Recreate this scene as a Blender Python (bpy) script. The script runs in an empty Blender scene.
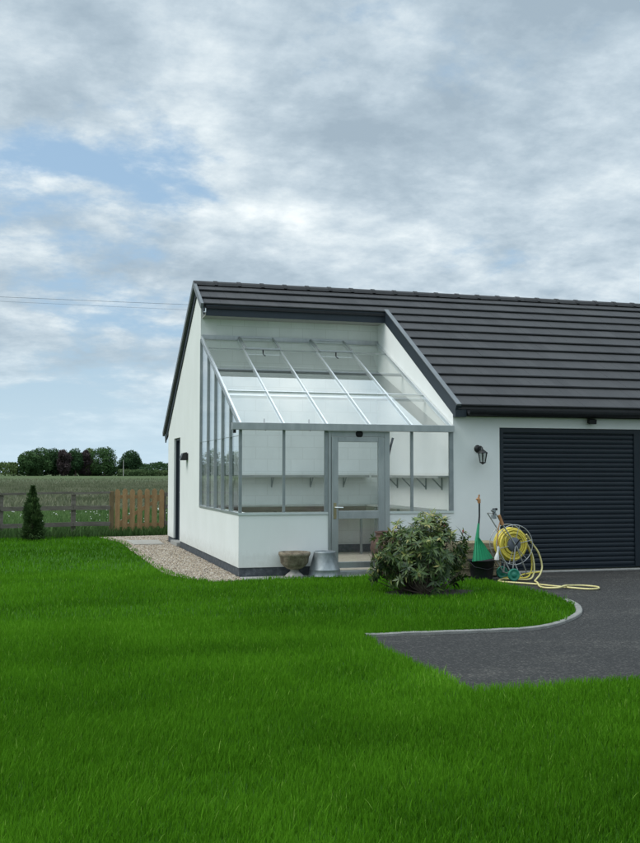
import bpy, math, random
import numpy as np
from mathutils import Vector, Matrix, noise as mnoise
random.seed(7); rng = np.random.default_rng(11)
PI = math.pi
scene = bpy.context.scene
COL = scene.collection

# ------------------------------------------------------------------ materials
def mat(name):
    m = bpy.data.materials.new(name); m.use_nodes = True
    nt = m.node_tree; b = nt.nodes['Principled BSDF']
    return m, nt, b
def nd(nt, t, **kw):
    n = nt.nodes.new(t)
    for k, v in kw.items():
        if k.startswith('i_'): n.inputs[k[2:].replace('_', ' ')].default_value = v
        else: setattr(n, k, v)
    return n
def ramp(nt, fac, stops):
    r = nt.nodes.new('ShaderNodeValToRGB'); e = r.color_ramp.elements
    while len(e) < len(stops): e.new(0.5)
    for x, (p, c) in zip(e, stops):
        x.position = p; x.color = (*c, 1) if len(c) == 3 else c
    nt.links.new(fac, r.inputs[0]); return r.outputs[0]
def surf(name, stops, scale=5, rough=.7, bump=.0, bscale=60, metallic=0, detail=6, spec=.5, stretch=(1, 1, 1), dist=.01, fine=.0):
    """noise-coloured surface in object space with optional bump"""
    m, nt, b = mat(name); L = nt.links
    tc = nd(nt, 'ShaderNodeTexCoord'); mp = nd(nt, 'ShaderNodeMapping'); mp.inputs['Scale'].default_value = stretch
    L.new(tc.outputs['Object'], mp.inputs[0])
    n = nd(nt, 'ShaderNodeTexNoise', i_Scale=scale, i_Detail=detail, i_Roughness=.65); L.new(mp.outputs[0], n.inputs['Vector'])
    c = ramp(nt, n.outputs[0], stops)
    if fine:
        n3 = nd(nt, 'ShaderNodeTexNoise', i_Scale=bscale * 1.7, i_Detail=3.); L.new(mp.outputs[0], n3.inputs['Vector'])
        mx = nd(nt, 'ShaderNodeMix', data_type='RGBA', blend_type='OVERLAY'); mx.inputs[0].default_value = fine
        L.new(c, mx.inputs[6]); L.new(n3.outputs[0], mx.inputs[7]); c = mx.outputs[2]
    L.new(c, b.inputs['Base Color'])
    b.inputs['Roughness'].default_value = rough; b.inputs['Metallic'].default_value = metallic
    b.inputs['Specular IOR Level'].default_value = spec
    if bump:
        n2 = nd(nt, 'ShaderNodeTexNoise', i_Scale=bscale, i_Detail=5.); L.new(mp.outputs[0], n2.inputs['Vector'])
        bp = nd(nt, 'ShaderNodeBump', i_Strength=bump, i_Distance=dist); L.new(n2.outputs[0], bp.inputs['Height']); L.new(bp.outputs[0], b.inputs['Normal'])
    return m

M = {}
def render_wall(name, a, bcol, blocks=False):
    """painted render: faint water staining, fine sand texture, optional block courses"""
    m, nt, b = mat(name); L = nt.links
    tc = nd(nt, 'ShaderNodeTexCoord')
    mp = nd(nt, 'ShaderNodeMapping'); mp.inputs['Scale'].default_value = (1.0, 1.0, .6); L.new(tc.outputs['Object'], mp.inputs[0])
    n = nd(nt, 'ShaderNodeTexNoise', i_Scale=1.8, i_Detail=7., i_Roughness=.6); L.new(mp.outputs[0], n.inputs['Vector'])
    c = ramp(nt, n.outputs[0], [(.3, a), (.68, bcol)])
    sz_ = nd(nt, 'ShaderNodeSeparateXYZ'); L.new(tc.outputs['Object'], sz_.inputs[0])
    n4 = nd(nt, 'ShaderNodeTexNoise', i_Scale=9., i_Detail=7., i_Roughness=.7); L.new(tc.outputs['Object'], n4.inputs['Vector'])
    w1 = nd(nt, 'ShaderNodeMath', operation='MULTIPLY_ADD'); L.new(n4.outputs[0], w1.inputs[0]); w1.inputs[1].default_value = -.55; L.new(sz_.outputs[2], w1.inputs[2])
    w2 = nd(nt, 'ShaderNodeMapRange'); w2.inputs[1].default_value = -.16; w2.inputs[2].default_value = .10; w2.inputs[3].default_value = .34; w2.inputs[4].default_value = 0; L.new(w1.outputs[0], w2.inputs[0])
    md_ = nd(nt, 'ShaderNodeMix', data_type='RGBA'); L.new(w2.outputs[0], md_.inputs[0]); L.new(c, md_.inputs[6]); md_.inputs[7].default_value = (.36, .35, .29, 1); c = md_.outputs[2]
    n2 = nd(nt, 'ShaderNodeTexNoise', i_Scale=140., i_Detail=4.); L.new(tc.outputs['Object'], n2.inputs['Vector'])
    h = n2.outputs[0]; dist = .004
    if blocks:
        sp = nd(nt, 'ShaderNodeSeparateXYZ'); L.new(tc.outputs['Object'], sp.inputs[0])
        ad = nd(nt, 'ShaderNodeMath', operation='ADD'); L.new(sp.outputs[0], ad.inputs[0]); L.new(sp.outputs[1], ad.inputs[1])
        cb = nd(nt, 'ShaderNodeCombineXYZ'); L.new(ad.outputs[0], cb.inputs[0]); L.new(sp.outputs[2], cb.inputs[1])
        br = nd(nt, 'ShaderNodeTexBrick', i_Scale=1., i_Mortar_Size=.006); br.inputs['Brick Width'].default_value = .45; br.inputs['Row Height'].default_value = .225
        br.inputs['Color1'].default_value = (1, 1, 1, 1); br.inputs['Color2'].default_value = (.95, .955, .95, 1); br.inputs['Mortar'].default_value = (.84, .84, .82, 1)
        L.new(cb.outputs[0], br.inputs['Vector'])
        mx = nd(nt, 'ShaderNodeMix', data_type='RGBA', blend_type='MULTIPLY'); mx.inputs[0].default_value = .8
        L.new(c, mx.inputs[6]); L.new(br.outputs[0], mx.inputs[7]); c = mx.outputs[2]
        dist = .006
    L.new(c, b.inputs['Base Color']); b.inputs['Roughness'].default_value = .85; b.inputs['Specular IOR Level'].default_value = .3
    bp = nd(nt, 'ShaderNodeBump', i_Strength=.5, i_Distance=dist); L.new(h, bp.inputs['Height']); L.new(bp.outputs[0], b.inputs['Normal'])
    return m
M['render'] = render_wall('white_render', (.70, .72, .695), (.75, .77, .75))
M['block'] = render_wall('painted_blockwork', (.68, .71, .68), (.77, .80, .77), True)
M['soffit'] = surf('soffit_board', [(.3, (.30, .30, .27)), (.7, (.36, .36, .33))], 3)
M['plinth'] = surf('dark_plinth_brick', [(.3, (.035, .042, .05)), (.55, (.07, .08, .09)), (.75, (.15, .16, .17))], 14, .75, .6, 90)
M['alu'] = surf('mill_aluminium', [(.3, (.32, .345, .35)), (.7, (.44, .46, .46))], 7, .42, .15, 60, metallic=.75, stretch=(1, 1, .3))
M['alu_dark'] = surf('weathered_aluminium', [(.3, (.23, .26, .265)), (.7, (.32, .345, .35))], 6, .5, .1, 60, metallic=.6)
M['alu_white'] = surf('bright_aluminium', [(.3, (.70, .73, .74)), (.7, (.80, .82, .83))], 6, .32, metallic=.85)
M['anth'] = surf('anthracite_board', [(.3, (.016, .024, .033)), (.7, (.022, .032, .042))], 3, .5, spec=.35)
M['anth_light'] = surf('grey_verge_cap', [(.3, (.10, .115, .12)), (.7, (.14, .155, .165))], 5, .5)
M['black'] = surf('black_plastic', [(.3, (.008, .009, .011)), (.7, (.014, .016, .018))], 9, .5, spec=.3)
M['lampmetal'] = surf('black_lamp_metal', [(.3, (.015, .015, .016)), (.7, (.03, .03, .03))], 9, .45, metallic=.2)
M['shutter'] = surf('anthracite_shutter', [(.3, (.007, .013, .019)), (.7, (.010, .017, .025))], 1.5, .42, .15, 30, spec=.35)
M['concrete'] = surf('pale_concrete', [(.25, (.24, .24, .22)), (.75, (.38, .375, .35))], 9, .85, .5, 90, fine=.4)
M['kerbstone'] = surf('worn_kerb', [(.25, (.15, .15, .14)), (.75, (.27, .27, .25))], 9, .85, .5, 90, fine=.5)
M['slab'] = surf('stone_slab', [(.25, (.25, .235, .20)), (.75, (.37, .35, .31))], 5, .85, .5, 60, fine=.4)
M['floor'] = surf('greenhouse_floor', [(.25, (.34, .30, .24)), (.75, (.48, .43, .35))], 4, .8, .2, 60)
M['shelf'] = surf('shelf_board', [(.3, (.24, .26, .25)), (.7, (.34, .36, .345))], 6, .6)
M['benchwood'] = surf('brown_bench_board', [(.3, (.075, .06, .052)), (.7, (.15, .125, .105))], 8, .7, stretch=(.3, 3, 3))
M['glasswood'] = M['benchwood']
M['oldwood'] = surf('weathered_sleeper', [(.25, (.16, .125, .07)), (.5, (.27, .225, .14)), (.75, (.36, .31, .20))], 7, .85, .7, 40, stretch=(.4, 2, 4), fine=.5)
M['fencewood'] = surf('grey_fence_timber', [(.25, (.085, .075, .06)), (.75, (.20, .18, .15))], 6, .9, .6, 40, stretch=(.5, 2, 3), fine=.4)
M['gatewood'] = surf('orange_brown_timber', [(.25, (.22, .13, .055)), (.75, (.40, .25, .115))], 6, .8, .5, 40, stretch=(2, 2, .5), fine=.4)
M['gatepost'] = surf('green_stained_post', [(.25, (.12, .085, .04)), (.75, (.2, .145, .07))], 6, .8, .5, 40, stretch=(2, 2, .5))
M['urn'] = surf('lichened_stone', [(.3, (.09, .07, .05)), (.5, (.20, .165, .115)), (.7, (.32, .28, .215))], 11, .9, .8, 50, fine=.5)
M['urnfoot'] = surf('grey_stone', [(.3, (.22, .21, .19)), (.7, (.40, .385, .36))], 14, .9, .7, 60)
M['galv'] = surf('galvanised_steel', [(.3, (.16, .185, .195)), (.7, (.33, .36, .37))], 9, .5, .3, 30, metallic=.55, stretch=(1, 1, .5))
M['terracotta'] = surf('terracotta', [(.3, (.06, .036, .028)), (.7, (.11, .062, .046))], 7, .85, .3, 50)
M['green_plastic'] = surf('green_plastic', [(.3, (.012, .22, .10)), (.7, (.02, .30, .14))], 5, .4)
M['wheel_green'] = surf('green_wheel', [(.3, (.012, .17, .11)), (.7, (.018, .22, .145))], 5, .4)
M['hose'] = surf('yellow_hose', [(.3, (.56, .45, .05)), (.7, (.72, .60, .10))], 12, .42)
M['hose_pale'] = surf('pale_yellow_hose', [(.3, (.55, .49, .20)), (.7, (.68, .61, .29))], 12, .45)
M['tube'] = surf('grey_tube_steel', [(.3, (.34, .35, .35)), (.7, (.48, .49, .49))], 9, .38, metallic=.6)
M['hub'] = surf('slate_hub', [(.3, (.06, .07, .085)), (.7, (.10, .115, .14))], 9, .5)
M['orange'] = surf('orange_grip', [(.3, (.30, .13, .04)), (.7, (.42, .22, .10))], 9, .6)
M['nozzle'] = surf('white_nozzle', [(.3, (.55, .55, .53)), (.7, (.66, .66, .64))], 9, .5)
M['brass'] = surf('brass', [(.3, (.30, .25, .14)), (.7, (.42, .36, .22))], 9, .35, metallic=.8)
M['bark'] = surf('bark', [(.3, (.05, .038, .028)), (.7, (.12, .095, .07))], 9, .9, .6, 40)
M['soil'] = surf('dark_soil', [(.3, (.014, .013, .009)), (.7, (.04, .034, .024))], 12, .95, .8, 60)
M['rubber'] = surf('hub_badge', [(.3, (.02, .025, .04)), (.7, (.03, .035, .055))], 12, .4)
M['palepole'] = surf('pale_pole', [(.3, (.34, .33, .31)), (.7, (.42, .41, .39))], 12, .8)

def glass_mat(name, ior, tint, faces=2):
    m, nt, b = mat(name); L = nt.links
    nt.nodes.remove(b)
    out = nt.nodes['Material Output']
    tr = nd(nt, 'ShaderNodeBsdfTransparent'); tr.inputs[0].default_value = (*tint, 1)
    gl = nd(nt, 'ShaderNodeBsdfGlossy', i_Roughness=.012); gl.inputs[0].default_value = (.95, .97, .97, 1)
    df = nd(nt, 'ShaderNodeBsdfDiffuse'); df.inputs[0].default_value = (.45, .48, .46, 1)
    fr = nd(nt, 'ShaderNodeFresnel', i_IOR=ior)
    ge = nd(nt, 'ShaderNodeNewGeometry'); im = nd(nt, 'ShaderNodeMapRange')            # same index from either side of the sheet
    im.inputs[3].default_value = ior; im.inputs[4].default_value = 1 / ior; L.new(ge.outputs['Backfacing'], im.inputs[0]); L.new(im.outputs[0], fr.inputs[0])
    tc = nd(nt, 'ShaderNodeTexCoord'); n = nd(nt, 'ShaderNodeTexNoise', i_Scale=1.6, i_Detail=6.); L.new(tc.outputs['Object'], n.inputs['Vector'])
    n2 = nd(nt, 'ShaderNodeTexNoise', i_Scale=.9, i_Detail=1.); L.new(tc.outputs['Object'], n2.inputs['Vector'])
    bp = nd(nt, 'ShaderNodeBump', i_Strength=.06, i_Distance=.004); L.new(n2.outputs[0], bp.inputs['Height']); L.new(bp.outputs[0], gl.inputs['Normal'])
    dirt = nd(nt, 'ShaderNodeMapRange'); dirt.inputs[1].default_value = .35; dirt.inputs[2].default_value = .8; dirt.inputs[3].default_value = .01; dirt.inputs[4].default_value = .05
    L.new(n.outputs[0], dirt.inputs[0])
    m1 = nd(nt, 'ShaderNodeMixShader'); L.new(dirt.outputs[0], m1.inputs[0]); L.new(tr.outputs[0], m1.inputs[1]); L.new(df.outputs[0], m1.inputs[2])
    m2 = nd(nt, 'ShaderNodeMixShader'); a1 = nd(nt, 'ShaderNodeMath', operation='ADD'); L.new(fr.outputs[0], a1.inputs[0]); a1.inputs[1].default_value = 1     # both faces of the pane: 2F / (1 + F)
    a2 = nd(nt, 'ShaderNodeMath', operation='DIVIDE'); L.new(fr.outputs[0], a2.inputs[0]); L.new(a1.outputs[0], a2.inputs[1])
    a3 = nd(nt, 'ShaderNodeMath', operation='MULTIPLY'); L.new(a2.outputs[0], a3.inputs[0]); a3.inputs[1].default_value = 2 if faces == 2 else 1;
    if faces == 1: a1.inputs[1].default_value = 1; L.new(fr.outputs[0], a3.inputs[0])
    L.new(a3.outputs[0], m2.inputs[0]); L.new(m1.outputs[0], m2.inputs[1]); L.new(gl.outputs[0], m2.inputs[2])
    L.new(m2.outputs[0], out.inputs[0]); return m
M['glass'] = glass_mat('window_glass', 1.5, (.985, .995, .99))
M['lampglass'] = glass_mat('lamp_glass', 1.5, (.8, .82, .8))
M['pane'] = glass_mat('pane_glass', 1.5, (.995, .998, .996), 1)

def leaf_mat(name, stops, trans=.35, rough=.5, attr='tint', spec=.3):
    m, nt, b = mat(name); L = nt.links
    out = nt.nodes['Material Output']
    at = nd(nt, 'ShaderNodeAttribute', attribute_name=attr)
    c = ramp(nt, at.outputs['Fac'], stops)
    L.new(c, b.inputs['Base Color']); b.inputs['Roughness'].default_value = rough; b.inputs['Specular IOR Level'].default_value = spec
    tl = nd(nt, 'ShaderNodeBsdfTranslucent'); L.new(c, tl.inputs[0])
    mx = nd(nt, 'ShaderNodeMixShader'); mx.inputs[0].default_value = trans
    L.new(b.outputs[0], mx.inputs[1]); L.new(tl.outputs[0], mx.inputs[2]); L.new(mx.outputs[0], out.inputs[0])
    return m
M['grass'] = leaf_mat('grass_blades', [(0, (.026, .090, .004)), (.35, (.062, .190, .007)), (.7, (.112, .300, .014)), (.93, (.18, .40, .035)), (1, (.27, .40, .08))], .42, .7, spec=.06)
M['weed'] = leaf_mat('meadow_plants', [(0, (.05, .10, .03)), (.5, (.09, .17, .05)), (.85, (.16, .24, .09)), (1, (.26, .28, .16))], .3, .7, spec=.15)
M['weedgrey'] = leaf_mat('seeding_grass', [(0, (.085, .105, .055)), (.5, (.15, .17, .10)), (1, (.26, .26, .18))], .3, .8, spec=.1)
M['flower'] = surf('dandelion_clock', [(.3, (.6, .6, .56)), (.7, (.75, .75, .7))], 9, .9)
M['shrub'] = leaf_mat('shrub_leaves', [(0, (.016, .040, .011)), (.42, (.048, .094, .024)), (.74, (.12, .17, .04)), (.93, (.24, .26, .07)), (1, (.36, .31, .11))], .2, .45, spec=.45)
M['bud'] = surf('red_buds', [(.3, (.22, .035, .03)), (.7, (.32, .07, .05))], 30, .6)
M['conifer'] = leaf_mat('conifer_needles', [(0, (.022, .048, .016)), (.6, (.048, .095, .028)), (1, (.10, .16, .05))], .1, .7, spec=.2)
def tree_mat(name, lo, mid, hi): return leaf_mat(name, [(0, lo), (.5, mid), (1, hi)], .15, .8, spec=.1)
M['tree_a'] = tree_mat('mid_green_leaves', (.03, .068, .026), (.058, .115, .04), (.10, .17, .065))
M['tree_b'] = tree_mat('dark_green_leaves', (.022, .052, .024), (.042, .088, .035), (.07, .13, .052))
M['tree_c'] = tree_mat('copper_leaves', (.04, .034, .034), (.07, .054, .054), (.11, .085, .085))
M['tree_d'] = tree_mat('pale_green_leaves', (.06, .10, .035), (.11, .165, .055), (.17, .225, .085))
M['hedge'] = tree_mat('hedge_leaves', (.035, .065, .026), (.07, .115, .045), (.12, .16, .065))

# ---- roof tiles
m, nt, b = mat('grey_concrete_tiles'); L = nt.links
tc = nd(nt, 'ShaderNodeTexCoord'); sp = nd(nt, 'ShaderNodeSeparateXYZ'); L.new(tc.outputs['Object'], sp.inputs[0])
cb = nd(nt, 'ShaderNodeCombineXYZ'); L.new(sp.outputs[0], cb.inputs[0]); L.new(sp.outputs[1], cb.inputs[1])
br = nd(nt, 'ShaderNodeTexBrick', i_Scale=1., i_Mortar_Size=.003); br.inputs['Brick Width'].default_value = .30; br.inputs['Row Height'].default_value = 4.305 / 13
br.inputs['Color1'].default_value = (.033, .034, .036, 1); br.inputs['Color2'].default_value = (.046, .047, .049, 1); br.inputs['Mortar'].default_value = (.04, .04, .045, 1); br.inputs['Bias'].default_value = -.1
mp = nd(nt, 'ShaderNodeMapping'); mp.inputs['Location'].default_value = (0, .15, 0); L.new(cb.outputs[0], mp.inputs[0]); L.new(mp.outputs[0], br.inputs['Vector'])
n = nd(nt, 'ShaderNodeTexNoise', i_Scale=1.3, i_Detail=8., i_Roughness=.7); L.new(tc.outputs['Object'], n.inputs['Vector'])
rr = ramp(nt, n.outputs[0], [(.3, (.88, .88, .89)), (.7, (1.1, 1.09, 1.07))])
mx = nd(nt, 'ShaderNodeMix', data_type='RGBA', blend_type='MULTIPLY'); mx.inputs[0].default_value = 1; L.new(br.outputs[0], mx.inputs[6]); L.new(rr, mx.inputs[7])
L.new(mx.outputs[2], b.inputs['Base Color']); b.inputs['Roughness'].default_value = .72; b.inputs['Specular IOR Level'].default_value = .35
n2 = nd(nt, 'ShaderNodeTexNoise', i_Scale=120., i_Detail=4.); L.new(tc.outputs['Object'], n2.inputs['Vector'])
bp = nd(nt, 'ShaderNodeBump', i_Strength=.4, i_Distance=.004); L.new(n2.outputs[0], bp.inputs['Height']); L.new(bp.outputs[0], b.inputs['Normal'])
M['tile'] = m

# ---- tarmac: fine aggregate, worn paler patches, grit
m, nt, b = mat('tarmac'); L = nt.links
tc = nd(nt, 'ShaderNodeTexCoord')
n = nd(nt, 'ShaderNodeTexNoise', i_Scale=1.1, i_Detail=8., i_Roughness=.7); mpt = nd(nt, 'ShaderNodeMapping'); mpt.inputs['Scale'].default_value = (.55, 1.6, 1); L.new(tc.outputs['Object'], mpt.inputs[0]); L.new(mpt.outputs[0], n.inputs['Vector'])
c = ramp(nt, n.outputs[0], [(.52, (.021, .0205, .0195)), (.72, (.042, .040, .036)), (.52, (.028, .028, .030)), (.72, (.058, .057, .056))])
v = nd(nt, 'ShaderNodeTexVoronoi', i_Scale=70.); L.new(tc.outputs['Object'], v.inputs['Vector'])
sr = nd(nt, 'ShaderNodeSeparateColor'); L.new(v.outputs['Color'], sr.inputs[0])
g = ramp(nt, sr.outputs[0], [(.0, (.6, .6, .6)), (.7, (1, 1, 1)), (.95, (2.6, 2.6, 2.5)), (1, (3.6, 3.5, 3.3))])
mx = nd(nt, 'ShaderNodeMix', data_type='RGBA', blend_type='MULTIPLY'); mx.inputs[0].default_value = 1; L.new(c, mx.inputs[6]); L.new(g, mx.inputs[7])
L.new(mx.outputs[2], b.inputs['Base Color']); b.inputs['Roughness'].default_value = .8; b.inputs['Specular IOR Level'].default_value = .35
bp = nd(nt, 'ShaderNodeBump', i_Strength=.8, i_Distance=.006); L.new(v.outputs['Distance'], bp.inputs['Height']); L.new(bp.outputs[0], b.inputs['Normal'])
M['tarmac'] = m

# ---- far field ground: green near the fence, grey-brown crop, pale green far strip
m, nt, b = mat('field'); L = nt.links
tc = nd(nt, 'ShaderNodeTexCoord'); sp = nd(nt, 'ShaderNodeSeparateXYZ'); L.new(tc.outputs['Object'], sp.inputs[0])
nb = nd(nt, 'ShaderNodeTexNoise', i_Scale=.05, i_Detail=5.); L.new(tc.outputs['Object'], nb.inputs['Vector'])
ms = nd(nt, 'ShaderNodeMath', operation='MULTIPLY_ADD'); L.new(nb.outputs[0], ms.inputs[0]); ms.inputs[1].default_value = 30; L.new(sp.outputs[1], ms.inputs[2])
mr = nd(nt, 'ShaderNodeMapRange'); mr.inputs[1].default_value = 0; mr.inputs[2].default_value = 400; L.new(ms.outputs[0], mr.inputs[0])
c = ramp(nt, mr.outputs[0], [(0, (.045, .085, .02)), (.12, (.05, .085, .025)), (.17, (.10, .135, .065)), (.30, (.11, .135, .08)), (.50, (.115, .145, .08)), (.56, (.10, .135, .06)), (1, (.10, .14, .06))])
mp = nd(nt, 'ShaderNodeMapping'); mp.inputs['Scale'].default_value = (.22, 1.3, 1); L.new(tc.outputs['Object'], mp.inputs[0])
n = nd(nt, 'ShaderNodeTexNoise', i_Scale=.5, i_Detail=9., i_Roughness=.72); L.new(mp.outputs[0], n.inputs['Vector'])
g = ramp(nt, n.outputs[0], [(.3, (.4, .4, .4)), (.7, (1.05, 1.05, 1.0))])
mx = nd(nt, 'ShaderNodeMix', data_type='RGBA', blend_type='MULTIPLY'); mx.inputs[0].default_value = 1; L.new(c, mx.inputs[6]); L.new(g, mx.inputs[7])
L.new(mx.outputs[2], b.inputs['Base Color']); b.inputs['Roughness'].default_value = 1; b.inputs['Specular IOR Level'].default_value = .1
M['field'] = m
M['lawnsoil'] = surf('lawn_thatch', [(.3, (.024, .075, .006)), (.7, (.04, .12, .010))], 4, .95, .6, 60, spec=.1)
M['gravelbase'] = surf('gravel_bed', [(.3, (.10, .085, .065)), (.7, (.2, .17, .13))], 30, .95, .8, 70)
m, nt, b = mat('pebbles'); L = nt.links
at = nd(nt, 'ShaderNodeAttribute', attribute_name='tint')
c = ramp(nt, at.outputs['Fac'], [(0, (.10, .085, .07)), (.25, (.22, .17, .12)), (.5, (.34, .27, .19)), (.75, (.42, .36, .28)), (1, (.52, .48, .42))])
L.new(c, b.inputs['Base Color']); b.inputs['Roughness'].default_value = .8; M['pebble'] = m

# ------------------------------------------------------------------ mesh helpers
class MB:
    def __init__(s): s.v = []; s.f = []; s.sm = []
    def add(s, vs, fs, smooth=False):
        o = len(s.v); s.v += [tuple(v) for v in vs]; s.f += [tuple(i + o for i in f) for f in fs]; s.sm += [smooth] * len(fs); return s
    def box(s, x0, x1, y0, y1, z0, z1):
        x0, x1 = min(x0, x1), max(x0, x1); y0, y1 = min(y0, y1), max(y0, y1); z0, z1 = min(z0, z1), max(z0, z1)
        vs = [(x, y, z) for z in (z0, z1) for y in (y0, y1) for x in (x0, x1)]
        return s.add(vs, [(0, 2, 3, 1), (4, 5, 7, 6), (0, 1, 5, 4), (2, 6, 7, 3), (0, 4, 6, 2), (1, 3, 7, 5)])
    def beam(s, a, b, w, h, up=(0, 0, 1)):
        """bar from a to b, w across, h along 'up', centred"""
        a = Vector(a); b = Vector(b); d = (b - a).normalized(); up = Vector(up)
        r = d.cross(up).normalized(); u = r.cross(d).normalized()
        vs = []
        for p in (a, b):
            for q, t in ((-1, -1), (1, -1), (1, 1), (-1, 1)): vs.append(p + r * (w / 2 * q) + u * (h / 2 * t))
        return s.add(vs, [(3, 2, 1, 0), (4, 5, 6, 7), (0, 1, 5, 4), (1, 2, 6, 5), (2, 3, 7, 6), (3, 0, 4, 7)])
    def prism(s, poly, axis, a, b):
        """polygon (list of 2D) extruded along axis from a to b. axis 'x': poly=(y,z); 'y': (x,z); 'z': (x,y)"""
        def P(p, t): return (t, p[0], p[1]) if axis == 'x' else ((p[0], t, p[1]) if axis == 'y' else (p[0], p[1], t))
        n = len(poly); ar = sum(poly[i][0] * poly[(i + 1) % n][1] - poly[(i + 1) % n][0] * poly[i][1] for i in range(n))
        if ar < 0: poly = poly[::-1]
        vs = [P(p, a) for p in poly] + [P(p, b) for p in poly]
        fs = [tuple(range(n))[::-1], tuple(range(n, 2 * n))] + [(i, (i + 1) % n, n + (i + 1) % n, n + i) for i in range(n)]
        if (axis == 'y') != (b < a): fs = [f[::-1] for f in fs]
        return s.add(vs, fs)
    def tube(s, pts, r, n=10, closed=False, cap=True):
        pts = [Vector(p) for p in pts]; m = len(pts); rs = r if isinstance(r, (list, tuple)) else [r] * m
        vs = []; up = None
        for i, p in enumerate(pts):
            if closed: t = pts[(i + 1) % m] - pts[i - 1]
            else: t = pts[min(i + 1, m - 1)] - pts[max(i - 1, 0)]
            t.normalize()
            if up is None:
                up = Vector((0, 0, 1)) if abs(t.z) < .9 else Vector((1, 0, 0))
            a = t.cross(up); a.normalize(); up = a.cross(t).normalized()
            for k in range(n):
                th = 2 * PI * k / n; vs.append(p + (a * math.cos(th) + up * math.sin(th)) * rs[i])
        fs = []
        for i in range(m if closed else m - 1):
            j = (i + 1) % m
            for k in range(n): fs.append((i * n + k, i * n + (k + 1) % n, j * n + (k + 1) % n, j * n + k))
        s.add(vs, fs, True)
        if cap and not closed:
            s.add(vs[:n], [tuple(range(n))[::-1]]); s.add(vs[-n:], [tuple(range(n))])
        return s
    def lathe(s, prof, n=32, c=(0, 0, 0), axis='z', rfun=None):
        vs = []; fs = []
        for (r, h) in prof:
            for k in range(n):
                th = 2 * PI * k / n; rr = r * (rfun(th, h) if rfun else 1)
                a, bb = rr * math.cos(th), rr * math.sin(th)
                p = (a, bb, h) if axis == 'z' else ((a, -h, bb) if axis == 'y' else (h, a, bb))
                vs.append((p[0] + c[0], p[1] + c[1], p[2] + c[2]))
        for i in range(len(prof) - 1):
            for k in range(n): fs.append((i * n + k, i * n + (k + 1) % n, (i + 1) * n + (k + 1) % n, (i + 1) * n + k))
        return s.add(vs, fs, True)
    def build(s, name, m, parent=None, bevel=0, weld=False):
        me = bpy.data.meshes.new(name); me.from_pydata(s.v, [], s.f)
        me.polygons.foreach_set('use_smooth', s.sm); me.materials.append(m); me.update()
        o = bpy.data.objects.new(name, me); COL.objects.link(o)
        if parent is not None:
            o.parent = parent; o.location = -parent.location if parent.rotation_euler[2] == 0 else (0, 0, 0)
        if bevel:
            md = o.modifiers.new('bevel', 'BEVEL'); md.width = bevel; md.segments = 2; md.limit_method = 'ANGLE'; md.angle_limit = .7
        return o
def np_mesh(name, V, F, m, tint=None, parent=None, smooth=False, kind=None):
    """V (n,3); F list of (face array (k,m)) mixed sizes"""
    me = bpy.data.meshes.new(name)
    me.vertices.add(len(V)); me.vertices.foreach_set('co', np.ascontiguousarray(V, dtype=np.float32).ravel())
    idx = np.concatenate([f.ravel() for f in F]); tot = np.concatenate([np.full(len(f), f.shape[1]) for f in F])
    start = np.concatenate([[0], np.cumsum(tot)[:-1]])
    me.loops.add(len(idx)); me.loops.foreach_set('vertex_index', idx.astype(np.int32))
    me.polygons.add(len(tot)); me.polygons.foreach_set('loop_start', start.astype(np.int32))
    try: me.polygons.foreach_set('loop_total', tot.astype(np.int32))
    except Exception: pass
    if smooth: me.polygons.foreach_set('use_smooth', np.ones(len(tot), dtype=bool))
    if tint is not None:
        a = me.attributes.new('tint', 'FLOAT', 'POINT'); a.data.foreach_set('value', tint.astype(np.float32))
    me.materials.append(m); me.update(calc_edges=True)
    o = bpy.data.objects.new(name, me); COL.objects.link(o)
    if parent is not None: o.parent = parent; o.location = -parent.location
    if kind: o['kind'] = kind
    return o
def tag(o, label, cat, group=None):
    o['label'] = label; o['category'] = cat
    if group: o['group'] = group
    return o
def thing(name, label, cat, loc=(0, 0, 0), group=None):
    o = bpy.data.objects.new(name, None); COL.objects.link(o); o.location = loc; o.empty_display_size = .2
    return tag(o, label, cat, group)
def struct(o): o['kind'] = 'structure'; return o
def vnoise(P, scale, seed=0):
    """smooth value noise on an (n,2) array, vectorised"""
    r = np.random.default_rng(seed); G = r.random((256, 256)); Q = P * scale + 1000
    i = np.floor(Q).astype(int); f = Q - i; f = f * f * (3 - 2 * f)
    a = G[i[:, 0] % 256, i[:, 1] % 256]; b_ = G[(i[:, 0] + 1) % 256, i[:, 1] % 256]
    c_ = G[i[:, 0] % 256, (i[:, 1] + 1) % 256]; d_ = G[(i[:, 0] + 1) % 256, (i[:, 1] + 1) % 256]
    return (a * (1 - f[:, 0]) + b_ * f[:, 0]) * (1 - f[:, 1]) + (c_ * (1 - f[:, 0]) + d_ * f[:, 0]) * f[:, 1]
def in_poly(P, poly):
    x, y = P[:, 0], P[:, 1]; ins = np.zeros(len(P), bool); n = len(poly)
    for i in range(n):
        x1, y1 = poly[i]; x2, y2 = poly[(i + 1) % n]
        if y1 == y2: continue
        c_ = ((y1 > y) != (y2 > y)) & (x < (x2 - x1) * (y - y1) / (y2 - y1) + x1); ins ^= c_
    return ins
def catmull(pts, k=8, closed=False):
    pts = [Vector(p) for p in pts]; out = []; n = len(pts)
    for i in range(n if closed else n - 1):
        g = (lambda j: pts[j % n]) if closed else (lambda j: pts[max(0, min(n - 1, j))])
        p0, p1, p2, p3 = g(i - 1), g(i), g(i + 1), g(i + 2)
        for q in range(k):
            t = q / k
            out.append(.5 * ((2 * p1) + (p2 - p0) * t + (2 * p0 - 5 * p1 + 4 * p2 - p3) * t * t + (3 * p1 - p0 - 3 * p2 + p3) * t ** 3))
    if not closed: out.append(pts[-1])
    return out

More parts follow.
